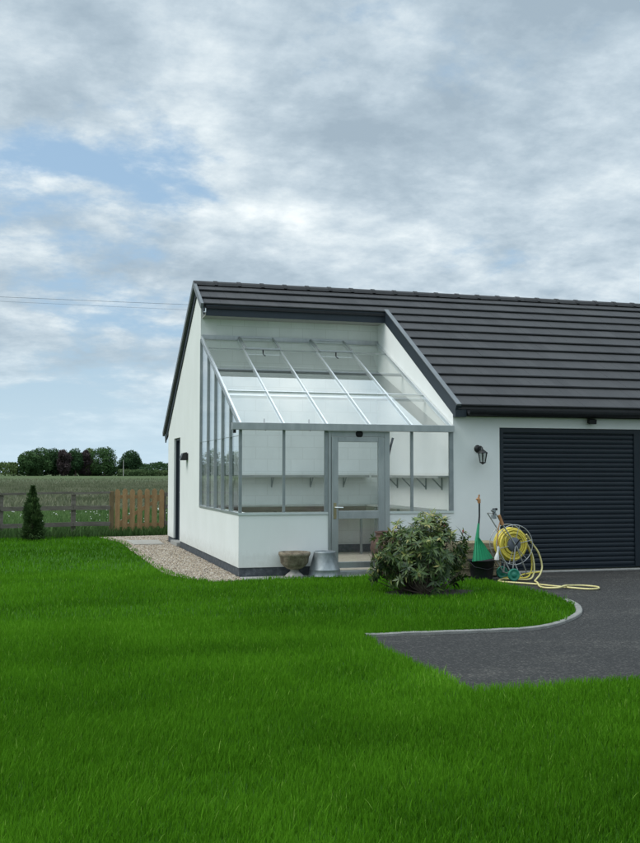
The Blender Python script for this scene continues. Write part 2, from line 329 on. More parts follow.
# ------------------------------------------------------------------ dimensions (metres)
SILL = .916; PL = .137; YG = 3.68; HG = 4.06; HE = 2.29; D = 8.19; XC = 3.44; XE = 13.0
YR = 4.155; HR = 5.135; HRW = 5.03
YF = 3.22                                    # where the main roof is cut back over the greenhouse
SL = .588             # roof slope
def roof_z(y): return HR - SL * (YR - y) if y <= YR else HR - .600 * (y - YR)
EAVE = -.15

# ------------------------------------------------------------------ ground
gs = MB(); S_ = 2500.; gs.add([(-S_, -S_, -.012), (S_, -S_, -.012), (S_, S_, -.012), (-S_, S_, -.012)], [(0, 1, 2, 3)])
struct(gs.build('ground', M['field']))
lawn_main = [(-40, -40), (30, -40), (30, -8.14), (1.5, -8.16), (.07, -8.25), (.05, -5.7), (1.69, -5.74), (2.05, -5.6), (2.38, -5.32), (2.84, -4.82),
             (3.12, -4.35), (3.28, -3.9), (3.36, -3.4), (3.42, -2.6), (3.40, -1.7), (3.2, -1.3), (2.7, -1.2), (2.2, -.9), (1.9, -.42), (.35, -.42),
             (-.15, -.62), (-.45, -.62), (-.72, -.15), (-.88, .6), (-.95, 2.5), (-.92, 5.5), (-.95, 8.0), (-1.25, 9.6), (-1.35, 10.1), (-14, 8.3), (-40, 4)]
o = MB().prism(lawn_main, 'z', -.03, -.004).build('lawn', M['lawnsoil']); struct(o)
drive = [(.045, -8.3), (30, -8.3), (30, -.02), (1.3, -.02), (1.3, -1.0), (3.0, -2.2), (3.2, -3.9), (2.2, -5.55), (.045, -5.62)]
o = MB().prism(drive, 'z', -.05, -.008).build('driveway', M['tarmac']); struct(o)
o = MB().box(-.25, 3.6, -.40, -.003, -.05, .004).build('path', M['concrete']); struct(o)
# kerb edging curving round the lawn
kpts = [(.10, -5.69), (.6, -5.70), (1.2, -5.73), (1.69, -5.74), (2.05, -5.62), (2.38, -5.36), (2.66, -5.08), (2.88, -4.80), (3.08, -4.45), (3.22, -4.1), (3.31, -3.75)]
cv = catmull([(x, y, 0) for x, y in kpts], 6); cv = [p + Vector((random.uniform(-.003, .003), random.uniform(-.003, .003), random.uniform(-.002, .002))) for p in cv]; vs = []; fs = []
for i, p in enumerate(cv):
    t = (cv[min(i + 1, len(cv) - 1)] - cv[max(i - 1, 0)]).normalized(); nn = Vector((t.y, -t.x, 0))
    w = .034
    for s_, z in ((-w, -.03), (-w, .016), (-w + .008, .022), (w - .008, .022), (w, .016), (w, -.03)): vs.append(p + nn * s_ + Vector((0, 0, z)))
for i in range(len(cv) - 1):
    if i % 7 == 6: vs[i * 6 + 6:i * 6 + 12] = [v.lerp(w_, .04) for v, w_ in zip(vs[i * 6 + 6:i * 6 + 12], vs[i * 6:i * 6 + 6])]
    for k in range(5): fs.append((i * 6 + k, i * 6 + k + 1, (i + 1) * 6 + k + 1, (i + 1) * 6 + k))
struct(MB().add(vs, fs).build('kerb', M['kerbstone']))
gravel = [(-.02, -.5), (-.3, -.66), (-.5, -.6), (-.78, -.1), (-1.0, .6), (-1.05, 5.5), (-1.05, 8.0), (-1.4, 9.9), (.6, 10.3), (.6, 8.3), (-.02, 8.3)]
o = MB().prism(gravel, 'z', -.04, -.001).build('gravel_bed', M['gravelbase']); struct(o)
# pebbles
P = rng.random((90000, 2)) * [1.9, 11.2] + [-1.4, -.8]; P = P[in_poly(P, gravel)]; P = P[:46000]
ico = np.array([(0, 0, 1), (.9, 0, .25), (.28, .85, .25), (-.73, .53, .25), (-.73, -.53, .25), (.28, -.85, .25), (0, 0, -.6)])
icf = np.array([(0, 1, 2), (0, 2, 3), (0, 3, 4), (0, 4, 5), (0, 5, 1), (6, 2, 1), (6, 3, 2), (6, 4, 3), (6, 5, 4), (6, 1, 5)])
n_ = len(P); sz = .008 + .011 * rng.random(n_); th = rng.random(n_) * 2 * PI
V = ico[None] * (np.stack([sz * (1 + .6 * rng.random(n_)), sz, sz * (.6 + .3 * rng.random(n_))], 1)[:, None])
V = np.stack([V[..., 0] * np.cos(th)[:, None] - V[..., 1] * np.sin(th)[:, None], V[..., 0] * np.sin(th)[:, None] + V[..., 1] * np.cos(th)[:, None], V[..., 2]], -1)
V += np.concatenate([P, (.006 + .008 * rng.random(n_))[:, None]], 1)[:, None]
F = icf[None] + (np.arange(n_) * 7)[:, None, None]
np_mesh('pebbles', V.reshape(-1, 3), [F.reshape(-1, 3)], M['pebble'], np.repeat(rng.random(n_), 7), kind='stuff', smooth=True)
tag(MB().prism([(-.86, 7.0), (-.22, 6.95), (-.2, 8.35), (-.9, 8.4)], 'z', 0, .034).build('paving_slab', M['slab'], bevel=.006), 'flat sandy stone slab lying in the gravel before the picket gate', 'paving slab')
# threshold strip in front of the garage
struct(MB().box(4.1, 7.2, -.42, -.34, -.03, .012).build('drain_strip', M['concrete']))

# ------------------------------------------------------------------ house
house = thing('house', 'white rendered bungalow wing with grey tiled roof and dark roller garage door', 'house')
T = .3
# gable side wall: polygon in (y,z), from the greenhouse back wall to the rear corner; dwarf wall in front of it
g = MB().prism([(0, PL), (YG, PL), (YG, roof_z(YG) - .10), (YR, HRW), (D, roof_z(D) - .12), (D, PL), (7.22, PL), (7.22, 2.28), (6.28, 2.28), (6.28, PL), (6.28, PL), (YG + .001, PL - .0), (YG + .001, SILL), (0, SILL)][:0] or
               [(0, PL), (6.28, PL), (6.28, 2.28), (7.22, 2.28), (7.22, PL), (D, PL), (D, roof_z(D) - .12), (YR, HRW), (YG, roof_z(YG) - .10), (YG, SILL), (0, SILL)], 'x', 0, T)
g.build('wall', M['render'], house)
# front dwarf walls either side of the greenhouse door
MB().box(T, 1.38, 0, .2, PL, SILL - .002).build('wall', M['render'], house)
MB().box(2.37, XC, 0, .2, PL, SILL - .002).build('wall', M['render'], house)
# garage front wall with the door opening
GX0, GX1, GH = 4.24, 6.86, 2.275
zt = roof_z(0) - .12
MB().box(XC, GX0, 0, T, PL, zt).box(GX0, GX1, 0, T, GH, zt).box(GX1, XE, 0, T, PL, zt).build('wall', M['render'], house)
# cheek wall rising beside the greenhouse
MB().prism([(T + .001, PL), (T + .001, roof_z(T) - .07), (YG - .001, roof_z(YG) - .07), (YG - .001, PL)], 'x', XC, XC + .25).prism([(.0, zt + .001), (0, roof_z(0) - .07), (T, roof_z(T) - .07), (T, zt + .001)], 'x', XC, XC + .25).build('wall', M['render'], house)
# back wall of the greenhouse (blockwork) and the rest of the shell
MB().box(T + .001, XC + .25, YG, YG + .2, PL, roof_z(YG) - .12).build('blockwork_wall', M['block'], house)
MB().box(T, XE, D - .3, D, 0, roof_z(D) - .14).box(XE - .3, XE - .001, T + .001, D - .301, 0, 2.4).build('wall', M['render'], house)
# plinths, set back behind the render
pm = MB()
pm.box(.015, T, .015, 6.28, -.1, PL - .001).box(.015, T, 7.22, D - .015, -.1, PL - .001)
pm.box(T + .001, 1.38, .015, .2, -.1, PL - .001).box(2.37, GX0 - .0, .0151, .2, -.1, PL - .001).box(GX1, XE, .015, .2, -.1, PL - .001)
pm.box(T + .001, XC, YG - .03, YG - .001, .0, .19)
pm.build('plinth', M['plinth'], house)
MB().box(T, XC, .2, YG - .031, -.05, .045).build('floor', M['floor'], house)
# ---- roof: overlapping tile courses, each with a real leading edge
def courses(x0, x1, ya, yb, name):
    mb = MB(); G = 4.305 / 13
    for k in range(13):
        y0 = EAVE + k * G; y1 = y0 + G
        if y1 < ya + .01 or y0 > yb - .01: continue
        y0_ = max(y0, ya); y1_ = min(y1, yb)
        zt0 = roof_z(y0_) + .027; zt1 = roof_z(y1_) - .008
        n = max(1, int((x1 - x0) / .30)); 
        # every tile gets a hair of its own height so that edges are not ruler-straight
        xs = np.arange(math.floor(x0 / .3) * .3, x1 + .3, .3) + (.15 if k % 2 else 0)
        xs = [x0] + [x for x in xs if x0 + .02 < x < x1 - .02] + [x1]
        for a, b_ in zip(xs[:-1], xs[1:]):
            j = random.uniform(-.001, .001); jy = random.uniform(-.0015, .0015)
            A, B = a + .0012, b_ - .0012; yn = y0_ + jy
            prof = [(yn + .05, zt0 - .060), (yn + .035, zt0 - .017), (yn, zt0 - .017), (yn, zt0 + j), (y1_ + .02, zt1 + j)]
            vs = [(xx, py, pz) for xx in (A, B) for py, pz in prof]
            mb.add(vs, [(i, 5 + i, 6 + i, i + 1) for i in range(4)] + [(2, 3, 4), (9, 8, 7), (0, 1, 4), (9, 6, 5)])
    return mb
rf = courses(XC + .03, XE + .05, EAVE, YR - .02, 'r'); r2 = courses(-.03, XC + .03, YF, YR - .02, 'r')
rf.add(r2.v, r2.f)
rf.prism([(EAVE + .03, roof_z(EAVE + .03) - .035), (YR, HR - .03), (YR, HR - .09), (EAVE + .03, roof_z(EAVE + .03) - .07)], 'x', XC + .04, XE)
rf.prism([(YF + .04, roof_z(YF + .04) - .035), (YR, HR - .03), (YR, HR - .09), (YF + .04, roof_z(YF + .04) - .07)], 'x', -.02, XC + .04)
rf.prism([(YR, HR - .0), (8.60, roof_z(8.60)), (8.60, roof_z(8.60) - .06), (YR, HR - .09)], 'x', -.02, XE + .05)
roof = rf.build('roof', M['tile'], house)
# ridge: half-round tiles with a collar at each joint
rg = MB(); x = -.07
while x < XE:
    prof = [(-.125, -.052), (-.10, .0), (-.06, .034), (0, .048), (.06, .034), (.10, .0), (.125, -.052)]
    x1 = min(x + .45, XE + .06)
    for (a, b_, g_) in ((x, x1 - .06, 0), (x1 - .07, x1 - .003, .012)):
        vs = [(xx, YR + py, HR + pz + g_) for xx in (a, b_) for py, pz in prof]
        n = len(prof); fs = [(i, i + 1, n + i + 1, n + i) for i in range(n - 1)] + [tuple(range(n))[::-1], tuple(range(n, 2 * n))]
        rg.add(vs, fs)
    x = x1
ro = rg.build('ridge_tiles', M['tile'], house); ro.parent = roof; ro.location = (0, 0, 0)
# verge trims on the left gable
vg = MB()
def verge(mb, x, y0, y1, w, h, top):
    mb.beam((x, y0, roof_z(y0) + top - h / 2), (x, y1, roof_z(y1) + top - h / 2), w, h)
verge(vg, -.055, YF - .02, YR, .05, .10, .028); verge(vg, -.055, YR, 8.64, .05, .10, .028)
vg.build('verge_cap', M['anth_light'], house)
bb = MB()
verge(bb, -.012, YR, 8.62, .022, .17, -.072); verge(bb, -.012, YF, YR, .022, .12, -.072)
bb.prism([(8.17, roof_z(8.17) - .09), (8.62, roof_z(8.62) - .06), (8.62, 2.30), (8.45, 2.30), (8.17, 2.40)], 'x', -.022, .01)
bb.build('bargeboard', M['anth'], house)
MB().box(-.022, .0205, YF + .0, YF + .05, 4.44, roof_z(YF) - .07).build('box_end', M['alu_white'], house)
# fascia and soffit over the greenhouse
MB().box(.021, XC - .0, YF + .02, YF + .045, 4.385, roof_z(YF) + .0).build('fascia', M['anth'], house)
MB().box(.021, XC - .0, YF + .046, YG - .001, 4.39, 4.41).build('soffit', M['soffit'], house)
MB().box(.022, XC - .002, YF - .012, YF + .019, roof_z(YF) - .075, roof_z(YF) - .03).build('drip_trim', M['black'], house)
# cheek bargeboard: overhangs the greenhouse side, boxed end at the eaves
cb_ = MB()
th_ = math.atan(SL)
verge(cb_, XC + .045, -.10, YF + .05, .10, .20, .0)
cb_.prism([(-.105, roof_z(-.105) - .02), (-.004, roof_z(-.004) - .05), (-.004, 2.43), (-.105, 2.43)], 'x', XC - .004, XC + .185)
cb_.build('bargeboard', M['anth'], house)
vc = MB(); verge(vc, XC + .035, -.16, YF + .06, .08, .028, .034); vc.build('verge_cap', M['anth_light'], house)
# main eaves: fascia, soffit and half round gutter
MB().box(XC + .186, XE + .05, EAVE + .05, EAVE + .075, 2.44, roof_z(EAVE + .05) - .02).build('fascia', M['black'], house)
MB().box(XC + .186, XE + .05, EAVE + .076, -.001, 2.445, 2.465).build('soffit', M['soffit'], house)
gb = MB(); pr = []
for k in range(9): a = PI + PI * k / 8; pr.append((EAVE - .03 + .062 * math.cos(a), 2.535 + .062 * math.sin(a) * 1.35))
pr += [(EAVE - .03 + .055 * math.cos(2 * PI - PI * k / 8), 2.537 + .052 * math.sin(2 * PI - PI * k / 8) * 1.3) for k in range(9)]
gb.prism(pr, 'x', XC + .19, XE); gb.build('gutter', M['black'], house)
# garage roller door
gd = MB(); z = .02; k = 0
while z < GH - .05:
    z1 = min(z + .077, GH - .02); p = [(.056, z), (.044, z + .004), (.040, z + .012), (.037, z + .034), (.038, z + .058), (.043, z1 - .007), (.054, z1 - .001)]
    vs = [(xx, py, pz) for xx in (GX0 + .07, GX1 - .14) for py, pz in p]; n = len(p)
    gd.add(vs, [(i, n + i, n + i + 1, i + 1) for i in range(n - 1)], False); z = z1
gdo = gd.build('garage_door', M['shutter'], house)
fr = MB().box(GX0 + .002, GX0 + .078, .02, .09, .0, GH - .002).box(GX1 - .16, GX1 - .002, .02, .09, 0, GH - .002).box(GX0 + .079, GX1 - .161, .02, .10, GH - .07, GH - .002).box(GX0 + .079, GX1 - .161, .03, .07, -.006, .02)
fr.box(GX0, GX1, .11, .13, 0, GH)
fr.build('door_frame', M['shutter'], gdo)
# side door on the gable
sd = MB().box(.09, .13, 6.33, 7.17, .10, 2.23); sdo = sd.build('side_door', M['anth'], house)
MB().box(.04, .14, 6.281, 6.33, .10, 2.279).box(.04, .14, 7.17, 7.219, .10, 2.279).box(.04, .14, 6.33, 7.17, 2.23, 2.279).build('door_frame', M['anth'], sdo)
MB().box(.083, .089, 6.62, 6.88, 1.25, 2.1).build('pane', M['glass'], sdo)
MB().box(.06, .089, 6.39, 6.43, 1.0, 1.22).tube([(.06, 6.41, 1.13), (.03, 6.41, 1.13), (.03, 6.54, 1.13)], .009).build('handle', M['alu'], sdo)
MB().box(-.06, .12, 6.26, 7.24, .02, .099).build('sill', M['concrete'], sdo)

# ------------------------------------------------------------------ greenhouse
gh = thing('greenhouse', 'lean-to greenhouse of grey aluminium bars and glass on a white dwarf wall', 'greenhouse')
gs_ = (HG - HE) / YG
def RZ(y, off=0): return HE + gs_ * y + off
XR = [0.022, .69, 1.37, 2.06, 2.75, 3.415]
ns = Vector((0, -math.sin(math.atan(gs_)), math.cos(math.atan(gs_))))
for i, x in enumerate(XR):
    w = .030 if 0 < i < 5 else .036
    a = Vector((x, -.06, RZ(-.06))); b_ = Vector((x, YG - .01, RZ(YG - .01)))
    mb = MB(); mb.beam(a, b_, w * .8, .02, up=ns); mb.beam(a - ns * .035, b_ - ns * .035, .012, .05, up=ns); mb.beam(a - ns * .062, b_ - ns * .062, w * .7, .006, up=ns)
    mb.build('rafter', M['alu_white'], gh)
for (y, h, m_) in ((3.08, .014, 'alu'), (2.29, .0, 'alu_dark'), (1.20, .0, 'alu_white')):
    mb = MB()
    if y == 2.29: 
        mb.beam((.05, y, RZ(y) - .085), (XC - .001, y, RZ(y) - .085), .045, .045, up=ns)
    elif y == 1.20: mb.beam((.05, y, RZ(y) + .002), (XC - .03, y, RZ(y) + .002), .026, .012, up=ns).beam((.05, y, RZ(y) - .085), (XC - .001, y, RZ(y) - .085), .045, .045, up=ns)
    else: mb.beam((.05, y, RZ(y) + .004), (XC - .03, y, RZ(y) + .004), .022, .012, up=ns)
    mb.build('purlin', M[m_], gh)
MB().box(.02, XC - .002, YG - .05, YG - .002, HG - .055, HG + .025).build('wall_plate', M['alu'], gh)
# roof panes: each bay in three sheets, lapped like the real ones
for i in range(5):
    x0 = XR[i] + .012; x1 = XR[i + 1] - .012
    for (ya, yb, dz) in ((-.055, 1.20, .0), (1.20, 2.29, .004), (2.29, 3.08, .008), (3.08, YG - .05, .012)):
        if i in (1, 3) and ya > 3.0: continue
        MB().add([(x0, ya, RZ(ya) - .012 + dz), (x1, ya, RZ(ya) - .012 + dz), (x1, yb, RZ(yb) - .012 + dz), (x0, yb, RZ(yb) - .012 + dz)], [(0, 1, 2, 3)]).build('roof_pane', M['glass'], gh)
for i in (1, 3):                                       # opening vents, hinged at the ridge
    x0 = XR[i] + .025; x1 = XR[i + 1] - .025; ya, yb = 3.0, YG - .06
    mb = MB(); za = RZ(ya) + .055; zb = RZ(yb) + .03
    mb.beam((x0, ya, za), (x0, yb, zb), .028, .022).beam((x1, ya, za), (x1, yb, zb), .028, .022).beam((x0, ya, za), (x1, ya, za), .03, .022).beam((x0, yb, zb), (x1, yb, zb), .028, .022)
    v_ = mb.build('roof_vent', M['alu'], gh)
    MB().add([(x0, ya, za), (x1, ya, za), (x1, yb, zb), (x0, yb, zb)], [(0, 1, 2, 3)]).build('vent_pane', M['glass'], v_)
    xm = (x0 + x1) / 2
    MB().tube([(xm, ya + .02, za - .02), (xm + .005, ya + .03, za - .10), (xm + .05, ya + .04, za - .13)], .012).build('vent_opener', M['black'], v_)
# gutter box along the front
MB().box(-.125, XC - .03, -.125, -.035, 2.185, 2.292).build('gutter', M['alu'], gh, bevel=.004)
MB().box(-.105, -.065, -.10, -.06, 2.135, 2.184).build('gutter_outlet', M['black'], gh)
# eaves plate and sill
MB().box(.0, XC, -.034, .03, 2.19, 2.285).box(-.005, .03, .031, YG - .05, 2.10, 2.10 + .001).build('eaves_plate', M['alu'], gh)
MB().box(2.372, XC, -.015, .055, SILL, SILL + .035).build('sill', M['alu_white'], gh)
mb = MB().box(-.012, 1.378, -.015, .055, SILL, SILL + .035)
mb.box(-.012, .055, .056, YG - .002, SILL, SILL + .035); mb.build('sill', M['alu_white'], gh)
# corner post and front mullions
for x, w in ((.022, .045), (.69, .036), (1.352, .05), (2.745, .036), (3.405, .065)):
    MB().box(x - w / 2, x + w / 2, -.012, .035, SILL + .036, 2.189).box(x - .008, x + .008, .036, .07, SILL + .036, 2.189).build('mullion', M['alu_dark'], gh)
for a, b_ in ((.046, .671), (.709, 1.326), (2.40, 2.726), (2.764, 3.371)):
    MB().box(a, b_, .008, .012, SILL + .036, 2.189).build('front_pane', M['pane'], gh)
# side mullions rising to the raking top rail
ys = [0.72, 1.42, 2.10, 2.84, YG - .025]
for y in ys: MB().box(-.012, .03, y - .022, y + .022, SILL + .036, RZ(y) - .05).box(.031, .062, y - .007, y + .007, SILL + .036, RZ(y) - .06).build('mullion', M['alu_dark'], gh)
yy = [.04] + ys
for a, b_ in zip(yy[:-1], yy[1:]):
    a += .022; b_ -= .022
    MB().add([(.012, a, SILL + .036), (.012, b_, SILL + .036), (.012, b_, RZ(b_) - .04), (.012, a, RZ(a) - .04)], [(3, 2, 1, 0)]).build('side_pane', M['glass'], gh)
MB().beam((.01, -.03, RZ(-.03) - .055), (.01, YG - .01, RZ(YG - .01) - .055), .040, .022, up=ns).build('raking_rail', M['alu_dark'], gh)
# door
dr = MB(); fx0, fx1 = 1.38, 2.372
dr.box(fx0, fx0 + .045, -.02, .05, .06, 2.183).box(fx1 - .085, fx1, -.02, .05, .06, 2.183).box(fx0 + .046, fx1 - .086, -.02, .05, 2.10, 2.183).build('door_frame', M['alu'], gh, bevel=.003)
lx0, lx1 = fx0 + .05, fx1 - .09
lf = MB().box(lx0, lx0 + .105, -.032, .02, .10, 2.095).box(lx1 - .10, lx1, -.032, .02, .10, 2.095).box(lx0 + .106, lx1 - .101, -.032, .02, 2.02, 2.095).box(lx0 + .106, lx1 - .101, -.032, .02, .10, .19)
leaf = lf.build('door', M['alu'], gh, bevel=.004)
MB().box(lx0 + .106, lx1 - .101, -.042, .02, .845, .965).build('mid_rail', M['alu'], leaf, bevel=.004)
MB().box(lx0 + .106, lx1 - .101, -.006, -.002, .966, 2.019).build('door_pane', M['pane'], leaf)
MB().box(lx0 + .106, lx1 - .101, -.006, -.002, .191, .844).build('door_pane', M['pane'], leaf)
h = MB().box(lx0 + .03, lx0 + .075, -.040, -.0325, .845, 1.09).build('handle', M['brass'], leaf, bevel=.003)
MB().tube([(lx0 + .052, -.04, 1.02), (lx0 + .052, -.075, 1.02), (lx0 + .17, -.078, 1.018)], .010).build('lever', M['alu_white'], h)
MB().box(fx0 - .01, fx1 + .02, -.13, .05, .0, .059).build('door_sill', M['alu'], gh, bevel=.004)
MB().lathe([(0, .012), (.045, .012), (.055, .006), (.06, 0)], 24, ((fx0 + fx1) / 2, -.022, 2.145), 'y').build('vent_disc', M['black'], gh).scale = (1, 1, 1)

# inside: shelves, staging, hooks
def sheet_shelf(label, x0, x1, y0, y1, z, brs):
    t = thing('shelf', label, 'shelf', ((x0 + x1) / 2, (y0 + y1) / 2, z))
    mb = MB(); mb.box(x0, x1, y0, y1, z - .012, z + .012)
    long_x = (x1 - x0) > (y1 - y0)
    if long_x: mb.box(x0, x1, y0, y0 + .02, z - .03, z - .0121)
    else: mb.box(x0, x0 + .02, y0, y1, z - .03, z - .0121)
    mb.build('board', M['shelf'], t)
    for p in brs:
        b2 = MB()
        if long_x: b2.tube([(p, y0 + .03, z - .03), (p, y1 - .012, z - .19)], .011).tube([(p, y1 - .010, z - .03), (p, y1 - .010, z - .22)], .011)
        else: b2.tube([(x0 + .03, p, z - .03), (x1 - .012, p, z - .19)], .011).tube([(x1 - .010, p, z - .03), (x1 - .010, p, z - .22)], .011)
        b2.build('bracket', M['alu_dark'], t)
sheet_shelf('long thin grey shelf high on the rear wall inside the greenhouse', .35, XC - .24, YG - .22, YG - .003, 1.49, (.62, 1.35, 2.1, 2.75))
sheet_shelf('grey shelf on slanting brackets along the right inner greenhouse wall', XC - .21, XC - .003, .12, YG - .24, 1.49, (.45, 1.15, 1.85, 2.55))
bt = thing('potting_bench', 'brown boarded potting bench against the rear wall inside the greenhouse', 'bench', (1.7, 3.4, .045))
MB().box(.34, XC - .42, 3.12, YG - .002, .93, .955).build('bench_top', M['shelf'], bt)
MB().box(.34, XC - .42, 3.12, 3.14, .84, .929).build('front_board', M['benchwood'], bt)
for x in (.4, 1.3, 2.2, XC - .5): MB().box(x - .02, x + .02, 3.15, 3.19, .045, .929).build('leg', M['alu_dark'], bt)
bt = thing('potting_bench', 'narrow grey bench along the right inner greenhouse wall under the bracketed shelf', 'bench', (3.25, 1.8, .045))
MB().box(XC - .38, XC - .003, .25, YG - .003, .93, .955).build('bench_top', M['shelf'], bt)
for y in (.4, 1.6, 2.8): MB().box(XC - .36, XC - .32, y - .02, y + .02, .045, .929).build('leg', M['alu_dark'], bt)
for x, side in ((.45, 'left'), (1.16, 'right')):
    tag(MB().tube([(x, .3, RZ(.3) - .06), (x, .3, RZ(.3) - .20), (x + .02, .3, RZ(.3) - .235), (x + .045, .3, RZ(.3) - .215)], .011).build('roof_hook', M['black']),
        'small dark hook hanging under the glass roof, %s one of two beyond the front panes' % side, 'hook', 'hooks under the greenhouse roof')
tag(MB().tube([(2.52, .25, 2.10), (2.46, .25, 1.88), (2.43, .25, 1.72)], .018).build('hanging_strap', M['black']), 'dark strap hanging inside the greenhouse just right of the door', 'strap')

# ------------------------------------------------------------------ lamps on the walls
t = thing('wall_lantern', 'black coach lantern on the white wall beside the garage door', 'wall lamp', (3.88, 0, 1.9))
MB().lathe([(0, .035), (.03, .034), (.055, .022), (.062, .0)], 24, (3.86, -.001, 1.93), 'y').build('wall_plate', M['lampmetal'], t)
MB().tube(catmull([(3.86, -.03, 1.93), (3.86, -.09, 1.965), (3.865, -.15, 1.95), (3.87, -.165, 1.905)], 6), .011).build('arm', M['lampmetal'], t)
MB().lathe([(0, .05), (.02, .045), (.085, .0), (.088, -.012), (.07, -.012)], 6, (3.87, -.165, 1.87)).build('cap', M['lampmetal'], t)
cage = MB()
for k in range(6):
    a = 2 * PI * k / 6; cage.tube([(3.87 + .075 * math.cos(a), -.165 + .075 * math.sin(a), 1.86), (3.87 + .045 * math.cos(a), -.165 + .045 * math.sin(a), 1.715)], .006, 6)
cage.lathe([(.055, .0), (.055, -.012), (.02, -.03), (0, -.045)], 6, (3.87, -.165, 1.72)); cage.build('cage', M['lampmetal'], t)
MB().lathe([(.068, .13), (.040, .0)], 6, (3.87, -.165, 1.725)).build('lamp_glass', M['lampglass'], t)
t = thing('wall_lamp', 'dark wedge shaped lamp on the gable wall beside the side door', 'wall lamp', (0, 5.3, 1.75))
MB().box(-.02, -.001, 5.13, 5.42, 1.80, 1.93).build('back_plate', M['lampmetal'], t)
MB().prism([(-.021, 1.95), (-.10, 1.93), (-.15, 1.79), (-.021, 1.79)], 'y', 5.16, 5.39).build('hood', M['lampmetal'], t)
t = thing('security_light', 'small black floodlight on the wall under the garage gutter', 'floodlight', (5.85, 0, 2.4))
MB().box(5.83, 5.88, -.05, -.001, 2.40, 2.44).build('bracket', M['black'], t)
MB().prism([(-.05, 2.44), (-.13, 2.42), (-.12, 2.345), (-.05, 2.36)], 'x', 5.79, 5.92).build('lamp_head', M['black'], t)

# ------------------------------------------------------------------ urn, bucket, jar
ux, uy = .80, -.22
u = thing('stone_urn', 'weathered brown stone planter bowl on a pale foot in front of the white dwarf wall', 'urn', (ux, uy, 0))
panel = lambda th, h: 1 + (.035 * (1 if math.cos(8 * th) > .2 else 0) if .17 < h < .31 else 0)
MB().lathe([(.07, .115), (.11, .125), (.165, .165), (.200, .21), (.212, .30), (.228, .315), (.238, .335), (.235, .372), (.205, .372), (.20, .33), (0, .32)], 48, (ux, uy, .004), rfun=panel).build('bowl', M['urn'], u)
MB().lathe([(0, .0), (.135, 0), (.138, .022), (.115, .045), (.075, .075), (.058, .10), (.07, .125)], 32, (ux, uy, .004)).build('foot', M['urnfoot'], u)
bx_, by = 1.275, -.26
b_ = thing('galvanised_bucket', 'upturned galvanised metal bucket standing between the stone urn and the door', 'bucket', (bx_, by, 0))
MB().lathe([(.245, .0), (.25, .012), (.243, .02), (.228, .10), (.232, .106), (.226, .112), (.165, .350), (.168, .365), (.15, .378), (.145, .350), (0, .352)], 40, (bx_ - .02, by, .004)).build('pail', M['galv'], b_)
MB().tube([(bx_ - .02 + .262 * math.cos(a), by + .262 * math.sin(a) , .02 + .0 * a) for a in [PI * 1.05 + PI * .9 * k / 20 for k in range(21)]], .006).build('handle', M['galv'], b_)
jx, jy = 2.16, -.45
MBj = MB().lathe([(0, .0), (.11, 0), (.13, .08), (.195, .24), (.245, .42), (.225, .52), (.165, .60), (.15, .63), (.175, .655), (.17, .672), (.14, .67), (.13, .60), (0, .5)], 40, (jx, jy, .0))
o = MBj.build('terracotta_jar', M['terracotta']); tag(o, 'round brown terracotta jar between the door and the leafy shrub', 'jar')

# ------------------------------------------------------------------ timber planter, tub, rake
p_ = thing('timber_planter', 'low weathered timber planter of stacked boards between the shrub and the garage door', 'planter', (3.4, -.65, 0))
for k in range(4):
    z0 = .012 + k * .128; dx = random.uniform(-.012, .012)
    MB().box(2.93 + dx, 3.83 + dx, -.88 - random.uniform(0, .012), -.40, z0, z0 + .112).build('board', M['oldwood'], p_, bevel=.008)
MB().box(2.96, 3.80, -.86, -.42, .0, .50).build('liner', M['soil'], p_)
for k in range(3): MB().box(2.90 + .0 , 3.86, -.90, -.38, .125 + k * .128, .134 + k * .128).build('joint_strip', M['oldwood'], p_)
tx, ty = 3.33, -1.28
t = thing('black_tub', 'black plastic bucket holding the green rake beside the hose reel', 'tub', (tx, ty, 0))
MB().lathe([(0, .004), (.150, .004), (.155, .02), (.185, .275), (.198, .278), (.198, .292), (.182, .292), (.148, .03), (0, .03)], 36, (tx, ty, .0)).build('pail', M['black'], t)
MB().tube([(tx - .192, ty, .27), (tx - .17, ty - .13, .20), (tx, ty - .2, .165), (tx + .17, ty - .13, .20), (tx + .192, ty, .27)], .005).build('handle', M['black'], t)
rk = thing('rake', 'green plastic fan rake standing head down in the black bucket', 'rake', (3.22, -1.35, .03))
# fan head: tines spreading downward from the socket, with webbing
fan = MB(); top = Vector((3.225, -1.36, .62)); n = 15; rows = 9; vs = []
for r_ in range(rows):
    q = r_ / (rows - 1)
    for k in range(n):
        s = k / (n - 1); w0 = -.028 - .075 * q; w1 = .028 + .20 * q ** .9
        vs.append((top.x + w0 + (w1 - w0) * s, -1.36 - .03 * math.sin(PI * s) + (.012 if k % 2 else 0) - .05 * q, .62 - .33 * q + (.04 * q * (s - .3))))
fs = [(r_ * n + k, r_ * n + k + 1, (r_ + 1) * n + k + 1, (r_ + 1) * n + k) for r_ in range(rows - 1) for k in range(n - 1)]
fan.add(vs, fs, False); fo = fan.build('rake_head', M['green_plastic'], rk); sm = fo.modifiers.new('thick', 'SOLIDIFY'); sm.thickness = .006
MB().tube([(3.222, -1.36, .56), (3.235, -1.36, .70), (3.25, -1.36, .82)], [.035, .022, .016]).build('socket', M['green_plastic'], rk)
MB().tube([(3.25, -1.36, .80), (3.262, -1.36, .92), (3.262, -1.36, 1.12)], .012).build('pole', M['black'], rk)
MB().tube([(3.262, -1.36, 1.11), (3.255, -1.36, 1.16), (3.245, -1.36, 1.195)], [.02, .028, .012]).tube([(3.255, -1.36, 1.19), (3.262, -1.36, 1.235)], .012).tube([(3.25, -1.36, 1.175), (3.21, -1.37, 1.165)], [.016, .010]).build('grip', M['orange'], rk)

